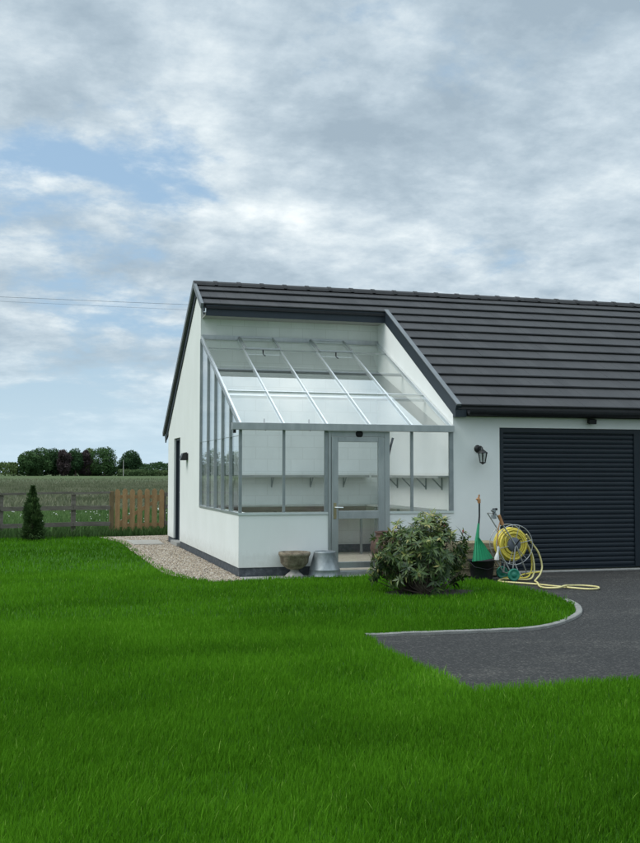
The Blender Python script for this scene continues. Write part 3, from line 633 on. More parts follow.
# ------------------------------------------------------------------ hose reel cart
hx, hy, hz = 3.74, -1.40, .515
hr = thing('hose_reel', 'wire framed hose reel cart wound with yellow hose in front of the garage door', 'hose reel', (hx, hy, 0))
def ring(mb, r, y, rt, n=48): mb.tube([(hx + r * math.cos(2 * PI * k / n), y, hz + r * math.sin(2 * PI * k / n)) for k in range(n)], rt, 8, closed=True)
wf = MB()
for y in (hy - .11, hy + .11):
    ring(wf, .285, y, .0065); 
    for k in range(6):
        a = 2 * PI * k / 6 + .22
        wf.tube([(hx + .07 * math.cos(a), y, hz + .07 * math.sin(a)), (hx + .2 * math.cos(a), y + (.012 if y < hy else -.012), hz + .2 * math.sin(a)), (hx + .285 * math.cos(a), y, hz + .285 * math.sin(a))], .0048, 8)
wf.build('wire_frame', M['tube'], hr)
MB().lathe([(0, .125), (.04, .125), (.09, .115), (.105, .10), (.105, -.10), (.09, -.11), (0, -.11)], 28, (hx, hy, hz), 'y').build('hub', M['hub'], hr)
MB().tube([(hx, hy - .125, hz), (hx, hy - .16, hz), (hx + .055, hy - .165, hz + .075), (hx + .055, hy - .22, hz + .075)], .009).build('crank', M['black'], hr)
coil = []; turns = 42
for i in range(turns * 20):
    q = i / 20.; layer = int(q // 7.3); w = (q % 7.3) / 7.3; w = w if layer % 2 == 0 else 1 - w
    r = .112 + .0235 * layer + .004 * math.sin(i * .37) + .003 * math.sin(i * .11); a = -q * 2 * PI
    coil.append((hx + r * math.cos(a), hy - .092 + .184 * w, hz + r * math.sin(a)))
MB().tube(coil, .0122, 8).build('wound_hose', M['hose'], hr)
fm = MB()
gx, gz = 3.435, .965
for y in (hy - .14, hy + .14):
    fm.tube([(gx, y, gz), (hx - .02, y, hz + .03), (hx + .03, y, hz - .04)], .0095)
    fm.tube([(hx, y, hz - .02), (hx - .055, y, .10)], .0095)
    fm.tube([(hx - .27, y, hz + .0), (hx - .23, y, hz - .13), (hx - .06, y, .10)], .0085)
fm.tube([(gx, hy - .14, gz), (gx, hy + .14, gz)], .0095).tube([(hx - .06, hy - .18, .10), (hx - .06, hy + .18, .10)], .009).tube([(hx, hy - .15, hz), (hx, hy + .15, hz)], .009)
fm.tube([(hx + .02, hy - .14, hz - .03), (hx + .17, hy - .14, .12), (hx + .19, hy, .02), (hx + .17, hy + .14, .12), (hx + .02, hy + .14, hz - .03)], .0085)
fm.build('frame', M['tube'], hr)
for y in (hy - .19, hy + .19):
    w = MB().lathe([(0, .018), (.03, .022), (.035, .012), (.06, .012), (.07, .020), (.085, .02), (.09, .012), (.09, -.012), (.085, -.02), (0, -.02)], 32, (hx - .055, y, .092), 'y').build('wheel', M['wheel_green'], hr)
MB().tube([(gx - .03, hy - .17, gz + .045), (gx - .03, hy - .08, gz + .045)], .02).box(gx - .05, gx - .01, hy - .16, hy - .09, gz - .07, gz - .02).tube([(gx, hy - .12, gz + .06), (gx - .02, hy - .13, gz - .07)], .014).build('spray_gun', M['galv'], hr)
MB().tube([(gx - .045, hy - .14, gz + .06), (gx + .02, hy - .14, gz + .065)], .017).tube([(gx - .035, hy - .14, gz - .06), (gx - .0, hy - .14, gz - .055)], .017).tube([(gx - .045, hy - .14, gz + .06), (gx - .035, hy - .14, gz - .06)], .008).build('gun_trigger', M['black'], hr)
MB().tube([(gx + .045, hy - .15, gz - .02), (gx + .10, hy - .15, gz - .16)], [.022, .026]).build('grip', M['orange'], hr)
MB().tube([(3.46, hy - .17, .50), (3.445, hy - .17, .41)], .016).tube([(3.445, hy - .17, .42), (3.43, hy - .17, .34), (3.43, hy - .17, .31)], [.014, .034, .034]).build('watering_rose', M['nozzle'], hr)
MB().tube(catmull([(gx + .06, hy - .15, gz - .12), (3.46, hy - .17, .75), (3.445, hy - .17, .6), (3.455, hy - .17, .48)], 6), .008).build('link_hose', M['orange'], hr)
z_ = .013
loop1 = [(hx + .22, hy - .06, .60), (3.985, -1.42, .52), (4.065, -1.42, .36), (4.085, -1.44, .20), (4.06, -1.47, .09), (3.95, -1.56, .022), (3.80, -1.45, z_), (3.64, -1.36, z_), (3.50, -1.50, z_), (3.44, -1.66, z_), (3.55, -1.84, z_), (3.76, -2.10, z_), (3.90, -2.42, z_), (4.02, -2.66, z_),
         (4.16, -2.84, z_), (4.32, -2.80, z_), (4.40, -2.62, z_), (4.30, -2.44, z_), (4.10, -2.46, .022), (3.95, -2.58, .036), (3.80, -2.66, .022), (3.68, -2.56, z_), (3.68, -2.38, z_), (3.80, -2.08, .03), (3.95, -1.72, z_), (4.04, -1.60, .03), (4.14, -1.52, .09), (4.20, -1.46, .20), (4.16, -1.44, .38), (4.06, -1.44, .52), (hx + .20, hy - .09, .66)]
o = MB().tube(catmull(loop1, 10), .0125, 8).build('garden_hose', M['hose_pale']); tag(o, 'pale yellow hose running off the reel and looping across the dark driveway', 'hose')
o = MB().tube(catmull([(hx + .19, hy - .03, .66), (3.97, -1.38, .54), (4.055, -1.385, .38), (4.07, -1.40, .21), (4.03, -1.43, .10), (3.93, -1.50, .04), (3.80, -1.40, .03), (3.70, -1.22, z_), (3.98, -1.14, z_), (4.25, -.80, z_), (4.7, -.5, z_)], 10), .0125, 8).build('garden_hose', M['hose']); tag(o, 'deeper yellow hose trailing behind the reel towards the foot of the garage door', 'hose')

# ------------------------------------------------------------------ leaves helper
def leaves(C_, Dv, Nv, Ln, Wd, tint, curl=.12):
    """one lanceolate leaf per row: base C, direction D, face normal N; 6 verts, 2 tris + 1.. faces folded at midrib"""
    n = len(C_); S = np.cross(Dv, Nv); S /= np.linalg.norm(S, axis=1)[:, None] + 1e-9
    L_ = Ln[:, None]; W_ = Wd[:, None]
    v0 = C_; v1 = C_ + Dv * L_ * .45 + S * W_ * .5 + Nv * L_ * .02; v2 = C_ + Dv * L_ * .45 - S * W_ * .5 + Nv * L_ * .02
    vm = C_ + Dv * L_ * .5 - Nv * W_ * .12; v3 = C_ + Dv * L_ - Nv * L_ * curl
    V = np.stack([v0, v1, vm, v2, v3], 1).reshape(-1, 3); b0 = (np.arange(n) * 5)[:, None]
    F = np.concatenate([b0 + [0, 2, 1], b0 + [0, 3, 2], b0 + [1, 2, 4], b0 + [2, 3, 4]])
    return V, F, np.repeat(tint, 5)
def unit(a): return a / (np.linalg.norm(a, axis=1)[:, None] + 1e-9)

# ------------------------------------------------------------------ shrub by the door
sx, sy = 1.98, -2.45
sh = thing('shrub', 'rounded leafy shrub with yellowish new shoots on the lawn before the greenhouse door', 'shrub', (sx, sy, 0))
r = np.random.default_rng(5); tips = []; k = 0
def shrub_r(az, el):
    return 1 + .13 * math.sin(3 * az + 1) * math.cos(el) + .10 * math.sin(5 * az + 2.3) + .10 * math.sin(9 * el + 4 * az) + (.16 if math.sin(11 * az + 3 * el) > .6 else -.03)
while len(tips) < 400:
    az = r.random() * 2 * PI; el = math.asin(r.random() * 1.55 - .62 if r.random() < 1 else 0); q = .45 + .55 * r.random() ** .45
    rad = shrub_r(az, el) * q
    p = Vector((-.05 + math.cos(az) * math.cos(el) * .53 * rad, math.sin(az) * math.cos(el) * .52 * rad, .46 + math.sin(el) * .50 * rad))
    if p.z < .10: p.z = .08 + r.random() * .12
    if p.z > .62: p.x += (p.z - .62) * .25
    tips.append(p)
for _ in range(34):
    a = r.random() * 2 * PI; q = r.random() ** .5; tips.append(Vector((-.56 + .16 * q * math.cos(a), -.02 + .16 * q * math.sin(a), .34 + .20 * q * math.sin(a * 2))))
for _ in range(30):  # upright top spray
    p = Vector((.12 + .15 * r.standard_normal(), .10 * r.standard_normal(), .84 + .22 * r.random())); p.z -= abs(p.x - .03) * .5; tips.append(p)
stems = MB(); base = [(Vector((-.10, -.28, 0))), Vector((.02, -.25, 0)), Vector((-.02, .05, 0)), Vector((.14, -.1, 0)), Vector((-.16, 0, 0))]
for i, p in enumerate(tips):
    if i % 3: continue
    b0 = base[i % 5]; mid = b0.lerp(p, .5) + Vector((0, 0, -.06)); stems.tube([b0 + Vector((sx, sy, 0)), mid + Vector((sx, sy, 0)), p + Vector((sx, sy, 0))], [.012, .008, .003], 5)
stems.build('stems', M['bark'], sh)
C_, D_, N_, L_, W_, T_ = [], [], [], [], [], []
for i, p in enumerate(tips):
    out = Vector((p.x, p.y, (p.z - .35) * .9 + .18)); out.normalize(); out += Vector(r.standard_normal(3)) * .28; out.normalize()
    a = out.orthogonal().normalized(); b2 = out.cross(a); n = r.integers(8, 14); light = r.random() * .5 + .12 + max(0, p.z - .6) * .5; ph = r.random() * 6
    for j in range(n):
        th = ph + j * 2.4; spread = .55 + .55 * r.random(); d = (out * (1 - spread * .75) + (a * math.cos(th) + b2 * math.sin(th)) * spread + Vector((0, 0, -.12 - .25 * r.random()))).normalized()
        nrm = (out - d * out.dot(d)).normalized(); C_.append(p + out * (.05 * r.random() - .03) + Vector((sx, sy, 0))); D_.append(d); N_.append(nrm)
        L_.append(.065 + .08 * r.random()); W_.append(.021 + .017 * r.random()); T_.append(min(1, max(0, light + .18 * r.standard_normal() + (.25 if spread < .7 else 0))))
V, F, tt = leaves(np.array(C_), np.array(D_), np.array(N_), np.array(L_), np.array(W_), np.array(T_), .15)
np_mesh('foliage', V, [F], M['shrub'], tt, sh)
for p in tips[-14:-3:2] + tips[10:40:9]:
    MB().tube([p + Vector((sx, sy, 0)), p + Vector((sx, sy, .03)), p + Vector((sx, sy, .045))], [.006, .011, .002], 6).build('bud', M['bud'], sh)
so = MB(); n = 28
so.add([(sx + .03, sy - .10, .012)] + [(sx + .03 + (.62 + .06 * math.sin(5 * a)) * math.cos(a), sy - .10 + (.42 + .04 * math.sin(4 * a)) * math.sin(a), -.003) for a in [2 * PI * k / n for k in range(n)]], [(0, 1 + k, 1 + (k + 1) % n) for k in range(n)])
struct(so.build('soil_bed', M['soil']))

# ------------------------------------------------------------------ lawn grass
CX, CY = -2.977, -15.046
def sample_lawn(n, r0, r1, a0, a1, seed):
    g_ = np.random.default_rng(seed); a = a0 + (a1 - a0) * g_.random(n); rr = np.sqrt(r0 ** 2 + (r1 ** 2 - r0 ** 2) * g_.random(n))
    return np.stack([CX + rr * np.sin(a), CY + rr * np.cos(a)], 1)
A0, A1 = math.radians(-6.5), math.radians(37.5)
sets = [sample_lawn(230000, 3.3, 7, A0 - .12, A1 + .12, 1), sample_lawn(220000, 7, 11, A0 - .1, A1 + .1, 2), sample_lawn(130000, 11, 16.5, A0 - .08, A1 + .05, 3), sample_lawn(90000, 16.5, 26.5, A0 - .08, A1, 4),
        sample_lawn(60000, 3.3, 26, A0 - .75, A0 - .1, 5)]
wds = [.0036, .0046, .0072, .011, .011]
PP = np.concatenate(sets); WW = np.concatenate([np.full(len(s), w) for s, w in zip(sets, wds)])
edge = np.stack([vnoise(PP, 3., 40) - .5, vnoise(PP, 3., 41) - .5], 1) * .07
keep = in_poly(PP + edge, lawn_main) & (PP[:, 1] < 10.2)
q_ = np.hypot((PP[:, 0] - sx - .03) / .60, (PP[:, 1] - sy + .10) / .40); keep &= ~((q_ < 1) & (np.random.default_rng(8).random(len(PP)) < .93))
# tussocky density
dn = vnoise(PP, 2.2, 21) * .5 + vnoise(PP, 7., 22) * .5; keep &= np.random.default_rng(9).random(len(PP)) < .45 + .9 * dn
PP = PP[keep]; WW = WW[keep]; dn = dn[keep]; n = len(PP); g_ = np.random.default_rng(31)
# blades gather in little tufts
cell = .035 + .02 * g_.random(n); rot = np.array([[.83, .557], [-.557, .83]]); PR = PP @ rot + .05 * np.stack([vnoise(PP, 3.1, 5), vnoise(PP, 2.7, 6)], 1); ij = np.floor(PR / .06).astype(int)
hs = np.random.default_rng(77).random((512, 512, 2)); ctr = ((ij + .15 + .7 * hs[ij[:, 0] % 512, ij[:, 1] % 512]) * .06) @ rot.T; ctr = PP + np.clip(ctr - PP, -.05, .05)
PP = PP * .88 + ctr * .12
big = vnoise(PP, .45, 51); med = vnoise(PP, 1.6, 52); sml = vnoise(PP, 6, 53); stripe = vnoise(PP @ np.array([[.35, 0], [0, 1.6]]), 1.1, 54)
H = (.036 + .028 * g_.random(n)) * (.78 + .35 * med + .25 * sml) * np.where(g_.random(n) < .04, 1.55, 1)
H *= np.where(q_[keep] < 1.35, .7, 1)
th = g_.random(n) * 2 * PI; lean = (.10 + .55 * g_.random(n) ** 1.5) ; wind = np.stack([.22 * (vnoise(PP, .8, 61) - .35), .16 * (vnoise(PP, .8, 62) - .5)], 1)
d2 = np.stack([np.cos(th), np.sin(th)], 1) * lean[:, None] + wind; fa = th + PI / 2 + .8 * g_.standard_normal(n)
side = np.stack([np.cos(fa), np.sin(fa), 0 * fa], 1) * (WW * (.65 + .7 * g_.random(n)))[:, None] / 2
def pt(t, up): return np.concatenate([PP + d2 * (H * t ** 1.8)[:, None], (H * up - .004)[:, None]], 1)
P0, P1, P2, P3 = pt(0, 0), pt(.4, .42), pt(.75, .78), pt(1., .98)
V = np.stack([P0 - side, P0 + side, P1 - side * .95, P1 + side * .95, P2 - side * .6, P2 + side * .6, P3], 1).reshape(-1, 3)
b0 = (np.arange(n) * 7)[:, None]
Q = np.concatenate([b0 + [0, 1, 3, 2], b0 + [2, 3, 5, 4]]); Tt = b0 + [4, 5, 6]
tint = np.clip(.06 + .28 * big + .24 * med + .18 * stripe + .13 * g_.standard_normal(n), 0, .96); tint = np.clip(tint + .22 * np.clip(vnoise(PP, .9, 57) - .72, 0, 1) / .28 * g_.random(n), 0, .97); tint[g_.random(n) < .01] = .97
np_mesh('grass', V, [Q, Tt], M['grass'], np.repeat(tint, 7), kind='stuff')

# ------------------------------------------------------------------ meadow beyond the fence
def tufts(name, P, h0, h1, w, m, seed, tlo=0, thi=1):
    g_ = np.random.default_rng(seed); n = len(P); th = g_.random(n) * 2 * PI; H = h0 + (h1 - h0) * g_.random(n) ** 1.5; fa = g_.random(n) * PI
    d = np.stack([np.cos(th), np.sin(th)], 1) * .35; s = np.stack([np.cos(fa), np.sin(fa), 0 * fa], 1) * (w * (.6 + .8 * g_.random(n)))[:, None]
    z0 = np.concatenate([P, np.full((n, 1), -.03)], 1); z1 = np.concatenate([P + d * (H * .4)[:, None], (H * .55)[:, None]], 1); z2 = np.concatenate([P + d * H[:, None], H[:, None]], 1)
    V = np.stack([z0 - s * .5, z0 + s * .5, z1 + s, z1 - s, z2], 1).reshape(-1, 3); b0 = (np.arange(n) * 5)[:, None]
    t = np.clip(tlo + (thi - tlo) * (vnoise(P, .35, seed + 1) * .6 + g_.random(n) * .4), 0, 1)
    return np_mesh(name, V, [b0 + [0, 1, 2, 3], b0 + [3, 2, 4]], m, np.repeat(t, 5), kind='stuff')
def fan_pts(n, r0, r1, a0, a1, seed, ymin=10.95):
    P = sample_lawn(n, r0, r1, a0, a1, seed); return P[P[:, 1] > ymin + .06 * P[:, 0]]
W0, W1 = math.radians(-9), math.radians(10)
tufts('meadow', np.concatenate([fan_pts(70000, 25.5, 38, W0, W1, 71, 11.0), fan_pts(12000, 25, 45, math.radians(-30), W0, 72, 11.)]), .06, .34, .018, M['weed'], 73)
tufts('crop_field', np.concatenate([fan_pts(70000, 38, 110, W0, W1, 76), fan_pts(9000, 110, 135, W0, W1, 86), fan_pts(5000, 135, 175, W0, W1, 87), fan_pts(3000, 175, 240, W0, W1, 88)]), .10, .42, .045, M['weedgrey'], 77)
tufts('verge_weeds', np.concatenate([np.stack([np.linspace(-8, .9, 5000), 10.15 + .09 * np.linspace(-8, .9, 5000) + .55 * np.random.default_rng(2).random(5000)], 1)]), .06, .26, .012, M['weed'], 79, 0, .6)
g_ = np.random.default_rng(83); fl = MB()
fp = fan_pts(230, 26.5, 37, W0, W1, 84, 11.2)
for (x, y) in fp:
    z = .2 + .2 * g_.random(); rr = .012 + .014 * g_.random(); fl.add([(x + rr * a, y + rr * b2, z + rr * c_) for a, b2, c_ in ((1, 0, 0), (-1, 0, 0), (0, 1, 0), (0, -1, 0), (0, 0, 1), (0, 0, -1))], [(0, 2, 4), (2, 1, 4), (1, 3, 4), (3, 0, 4), (2, 0, 5), (1, 2, 5), (3, 1, 5), (0, 3, 5)], True)
o = fl.build('wild_flowers', M['flower']); o['kind'] = 'stuff'

# ------------------------------------------------------------------ fence and gate. the line runs slightly away to the right
def FL(x): return 10.62 + .10 * (x + 1)
fn = thing('post_and_rail_fence', 'grey weathered post and rail fence between the lawn and the open field', 'fence', (-4.5, FL(-4.5), -.1))
for x in (-11.3, -9.4, -7.5, -5.6, -3.65, -1.98): MB().box(x - .055, x + .055, FL(x) - .05, FL(x) + .05, -.2, 1.02 + random.uniform(-.02, .02)).build('post', M['fencewood'], fn, bevel=.006)
px = [-11.3, -9.4, -7.5, -5.6, -3.65, -1.98, -1.10]
for a, b2 in zip(px[:-1], px[1:]):
    for z, hh in ((1.045, .05), (.70, .10), (.29, .10), (-.01, .13)):
        j = random.uniform(-.02, .02)
        MB().beam((a + .003, FL(a) - .075, z + j), (b2 - .003, FL(b2) - .075, z + random.uniform(-.02, .02)), .038, hh).build('rail' if z > 0 else 'gravel_board', M['fencewood'], fn)
fn = thing('post_and_rail_fence', 'short end of dark fence between the picket gate and the house corner', 'fence', (.6, FL(.6), -.1))
for x in (.22, 1.9, 3.6): MB().box(x - .05, x + .05, FL(x) - .05, FL(x) + .05, -.2, 1.06).build('post', M['fencewood'], fn, bevel=.006)
for z in (1.0, .70, .29, -.01): MB().beam((.24, FL(.3) - .075, z), (3.7, FL(3.7) - .075, z), .038, .10).build('rail', M['fencewood'], fn)
gt_ = thing('picket_gate', 'orange brown picket gate with a diagonal brace standing by the house corner', 'gate', (-.4, FL(-.4), -.1))
for i in range(7):
    x = -.93 + i * .182; zt_ = 1.14 + .012 * math.sin(i * 1.7); y = FL(x) - .085
    MB().prism([(x - .060, .08), (x + .060, .08), (x + .060, zt_ - .05), (x + .02, zt_), (x - .02, zt_), (x - .060, zt_ - .05)], 'y', y - .011, y + .011).build('picket', M['gatewood'], gt_)
for z in (.95, .26): MB().beam((-.99, FL(-.99) - .05, z), (.21, FL(.21) - .05, z), .035, .085).build('rail', M['gatewood'], gt_)
MB().beam((-.93, FL(-.93) - .055, .28), (.16, FL(.16) - .055, .93), .032, .08).build('brace', M['gatewood'], gt_)
MB().beam((-1.02, FL(-1) - .03, .0), (.2, FL(.2) - .03, .0), .04, .16).build('gravel_board', M['fencewood'], gt_)
tag(MB().box(-1.12, -1.01, FL(-1.07) - .055, FL(-1.07) + .055, -.2, 1.09).build('gate_post', M['gatepost'], bevel=.006), 'brown square timber post at the left side of the picket gate', 'gate post')

# ------------------------------------------------------------------ conifer in front of the fence
kx, ky = -2.93, 9.3
cn = thing('conifer', 'small dark green cone shaped conifer on the lawn edge before the fence', 'conifer', (kx, ky, 0))
MB().tube([(kx, ky, -.02), (kx, ky, .6), (kx + .02, ky, 1.27)], [.03, .02, .004], 8).build('trunk', M['bark'], cn)
g_ = np.random.default_rng(12); n = 9000; t = g_.random(n) ** 1.6; az = g_.random(n) * 2 * PI
lay = .78 + .22 * np.abs(np.sin(t * 26 + 2 * np.sin(az * 2))); rr = (.235 * np.clip(1 - t * 1.06, 0, 1) ** .8 * np.clip(.62 + t * 2.2, 0, 1) + .004) * lay * (.35 + .75 * g_.random(n) ** .5) * (1 + .22 * np.sin(3 * az + 7 * t))
rr = rr * (.72 + .62 * vnoise(np.stack([az * 1.6, t * 9], 1), 1., 91)); C_ = np.stack([kx + rr * np.cos(az), ky + rr * np.sin(az), .02 + t * 1.20], 1)
D_ = unit(np.stack([np.cos(az), np.sin(az), .35 + .5 * g_.random(n)], 1) + .35 * g_.standard_normal((n, 3))); N_ = unit(np.cross(D_, g_.standard_normal((n, 3))))
cl = []
for _ in range(60):
    tq = g_.random() ** 1.2 * .85; aq = g_.random() * 2 * PI; rq = (.235 * (1 - tq * 1.06) ** .8 * min(1, .62 + tq * 2.2)) * (.85 + .35 * g_.random())
    cl.append(np.array([kx + rq * math.cos(aq), ky + rq * math.sin(aq), .05 + tq * 1.18]) + g_.standard_normal((60, 3)) * [.030, .030, .024])
cl = np.concatenate(cl); C_ = np.concatenate([C_, cl]); dq = unit(cl - [kx, ky, .3] + .06 * g_.standard_normal(cl.shape)); dq[:, 2] += .3; dq = unit(dq); D_ = np.concatenate([D_, dq])
N_ = np.concatenate([N_, unit(np.cross(dq, g_.standard_normal(dq.shape)))]); n = len(C_); rr = np.concatenate([rr, np.full(len(cl), .25)])
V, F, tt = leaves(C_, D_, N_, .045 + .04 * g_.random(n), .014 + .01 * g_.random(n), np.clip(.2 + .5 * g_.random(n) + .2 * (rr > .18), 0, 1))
np_mesh('foliage', V, [F], M['conifer'], tt, cn)

# ------------------------------------------------------------------ distant trees
def far_tree(x, y, h, w, m, label, seed, group='trees beyond the field', n=6500, leaf=.5, low=.0):
    g_ = np.random.default_rng(seed); t = thing('tree', label, 'tree', (x, y, 0), group)
    MB().tube([(x, y, -.3), (x + .1, y, h * .3), (x, y, h * .7)], [h * .03, h * .022, h * .006], 8).tube([(x, y, h * .25), (x - w * .35, y, h * .6)], [h * .015, .05], 6).tube([(x, y, h * .25), (x + w * .3, y, h * .65)], [h * .015, .05], 6).build('trunk', M['bark'], t)
    nl = 20; lob = []
    for i in range(nl):
        a = g_.random() * 2 * PI; e = g_.random(); zz = h * (.10 + .72 * e); rad = w * .68 * math.sqrt(max(0, 1 - (abs(e - .35) / .75) ** 2)) * (.4 + .6 * g_.random())
        lob.append((x + rad * math.cos(a), y + rad * math.sin(a), zz, w * (.30 + .16 * g_.random()), h * (.15 + .08 * g_.random()), g_.random() * .4))
    lob.append((x, y, h * .82, w * .45, h * .18, .2)); C_ = []; T_ = []; D_ = []
    per = n // len(lob)
    for (lx, ly, lz, lr, lh, lt) in lob:
        d = unit(g_.standard_normal((per, 3))); q = (.72 + .34 * g_.random(per))[:, None]; p = d * q * [lr, lr, lh] + [lx, ly, lz]; p[:, 2] = np.clip(p[:, 2], h * low, h)
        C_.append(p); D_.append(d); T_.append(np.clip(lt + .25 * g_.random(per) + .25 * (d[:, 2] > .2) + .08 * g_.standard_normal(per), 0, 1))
    C_ = np.concatenate(C_); D_ = np.concatenate(D_); T_ = np.concatenate(T_); m_ = len(C_)
    N_ = unit(D_ + .9 * g_.standard_normal((m_, 3))); dd = unit(np.cross(N_, g_.standard_normal((m_, 3))))
    V, F, tt = leaves(C_, dd, N_, leaf * (.7 + .9 * g_.random(m_)), leaf * (.6 + .6 * g_.random(m_)), T_, .05)
    np_mesh('crown', V, [F], M[m], tt, t)
Y0 = 435
def X(px): return -2.98 + 450 * math.tan(.27405 + math.atan((px - 320) / 1026.3))
ft = [(28, 10.6, 5.0, 'tree_a', 'broad green tree at the far left end of the tree clump'), (41, 12.2, 6.2, 'tree_a', 'tall round green tree second from the left in the clump'),
      (54, 12.0, 5.6, 'tree_b', 'green tree left of the copper leaved trees'), (64, 11.2, 3.8, 'tree_c', 'purplish copper leaved tree left of the dark one'), (76, 12.0, 4.8, 'tree_b', 'dark green rounded tree between two copper leaved trees'),
      (87, 11.2, 4.2, 'tree_c', 'purplish copper leaved tree right of the dark one'), (92, 12.0, 4.6, 'tree_d', 'pale green tree showing behind the clump'), (105, 12.6, 7.6, 'tree_a', 'widest dense green tree right of the copper leaved trees'),
      (133, 11.2, 6.0, 'tree_b', 'separate round green tree at the right end of the clump')]
for i, (px_, h_, w_, m_, lb) in enumerate(ft):
    far_tree(X(px_), Y0 + (8 if m_ == 'tree_d' else (i % 3) * 3) , h_, w_, m_, lb, 100 + i)
for i, (x, h_, w_) in enumerate(((-58, 10, 6.), (-66, 11.5, 6.5), (-75, 12, 7), (-84, 11.2, 6.5), (-93, 11.8, 7))):
    far_tree(x, Y0 + i % 2 * 4, h_, w_, 'tree_a', 'green tree of the distant row seen only as a reflection in the side panes', 140 + i, 'trees mirrored in the side panes', 3000)
# bushy hedges along the field edge
def hedge(x0, x1, y, h, label, seed, m='hedge', n=6000, dep=3.):
    g_ = np.random.default_rng(seed); u_ = g_.random(n); xx = x0 + (x1 - x0) * u_; P = np.stack([xx, np.full(n, y)], 1)
    top = h * (.62 + .42 * vnoise(P, .13, seed) + .12 * vnoise(P, .6, seed + 1)); a = g_.random(n) * PI
    z = top * np.sin(a) ** .6 * (.55 + .45 * g_.random(n) ** .3); yy = y - dep * np.cos(a)
    C_ = np.stack([xx, yy, z], 1); N_ = unit(np.stack([0 * a, -np.cos(a), np.sin(a)], 1) + .8 * g_.standard_normal((n, 3))); dd = unit(np.cross(N_, g_.standard_normal((n, 3))))
    V, F, tt = leaves(C_, dd, N_, .5 + .5 * g_.random(n), .4 + .4 * g_.random(n), np.clip(.2 + .3 * g_.random(n) + .4 * (vnoise(np.stack([xx, z * 3], 1), .3, seed + 3)), 0, 1), .05)
    o = np_mesh('hedge', V, [F], M[m], tt); tag(o, label, 'hedge')
hedge(-50, X(18), 436, 5.6, 'pale green hedge at the far left edge of the field', 201, 'tree_d', 7000)
hedge(X(118), X(200), 430, 2.9, 'low hedge line right of the tree clump near the house', 203, 'hedge', 6000)
hedge(X(136), X(215), 520, 7.6, 'taller wooded hedge on the skyline right of the tree clump', 205, 'tree_b', 6000, 6)
hedge(-180, -50, 440, 6.5, 'long far hedge beyond the left edge of the view', 207, 'hedge', 7000)
hedge(X(10), X(140), 442, 4.5, 'dark understorey hedge beneath the tree clump', 209, 'tree_b', 6000, 2)
t = MB().tube([(X(121.5), 424, 0), (X(121.5), 424, 6.8)], [.15, .11], 8).build('telegraph_pole', M['palepole']); tag(t, 'thin pale pole standing before the gap in the far trees', 'pole')

# overhead cables crossing behind the gable
for i, (z0, z1, lb) in enumerate(((13.854, 13.921, 'upper of two thin overhead cables crossing the sky behind the gable'), (13.54, 13.53, 'lower of two thin overhead cables crossing the sky behind the gable'))):
    pts = []
    for k in range(31):
        s = -6 + k * .5; x = -5.26 + 13.4 * s / 1.0
        pts.append((x, 60, z0 + (z1 - z0) * s + .00016 * (x - 5) ** 2))
    tag(MB().tube(pts, .011 - .004 * i, 6).build('overhead_cable', M['hub']), lb, 'cable', 'overhead cables')

# ------------------------------------------------------------------ sky, sun, camera
SUN_EL, SUN_AZ = math.radians(48), math.radians(-90)          # azimuth measured from +Y towards +X
w = bpy.data.worlds.new('World'); scene.world = w; w.use_nodes = True; nt = w.node_tree; L = nt.links
bg = nt.nodes['Background']; bg.inputs[1].default_value = .10
sky = nd(nt, 'ShaderNodeTexSky', sky_type='NISHITA'); sky.sun_disc = False; sky.sun_elevation = SUN_EL; sky.sun_rotation = SUN_AZ; sky.dust_density = 2.0; sky.air_density = 1.0
tc = nd(nt, 'ShaderNodeTexCoord'); nrm = nd(nt, 'ShaderNodeVectorMath', operation='NORMALIZE'); L.new(tc.outputs['Generated'], nrm.inputs[0])
sp = nd(nt, 'ShaderNodeSeparateXYZ'); L.new(nrm.outputs[0], sp.inputs[0])
def mth(op, a, b_=None, clamp=False):
    n = nd(nt, 'ShaderNodeMath', operation=op); n.use_clamp = clamp
    for i, q in enumerate((a, b_)):
        if q is None: continue
        if isinstance(q, (int, float)): n.inputs[i].default_value = q
        else: L.new(q, n.inputs[i])
    return n.outputs[0]
zc = mth('MAXIMUM', sp.outputs[2], 0.0)
den = mth('ADD', zc, .24)
u_ = mth('DIVIDE', sp.outputs[0], den); v_ = mth('DIVIDE', sp.outputs[1], den)
cb = nd(nt, 'ShaderNodeCombineXYZ'); L.new(u_, cb.inputs[0]); L.new(v_, cb.inputs[1])
def cn_(scale, detail, off, rough=.55, dist=0):
    mp = nd(nt, 'ShaderNodeMapping'); mp.inputs['Location'].default_value = off; L.new(cb.outputs[0], mp.inputs[0])
    n = nd(nt, 'ShaderNodeTexNoise', i_Scale=scale, i_Detail=detail, i_Roughness=rough, i_Distortion=dist); L.new(mp.outputs[0], n.inputs['Vector']); return n.outputs[0]
shape = cn_(2.1, 10., (8.4, 6.1, 0), .56, .25)
tone = cn_(2.4, 10., (11.7, 2.9, 0), .59, .15)
fine_ = cn_(7.5, 10., (1.3, 9.2, 0), .64, .0)
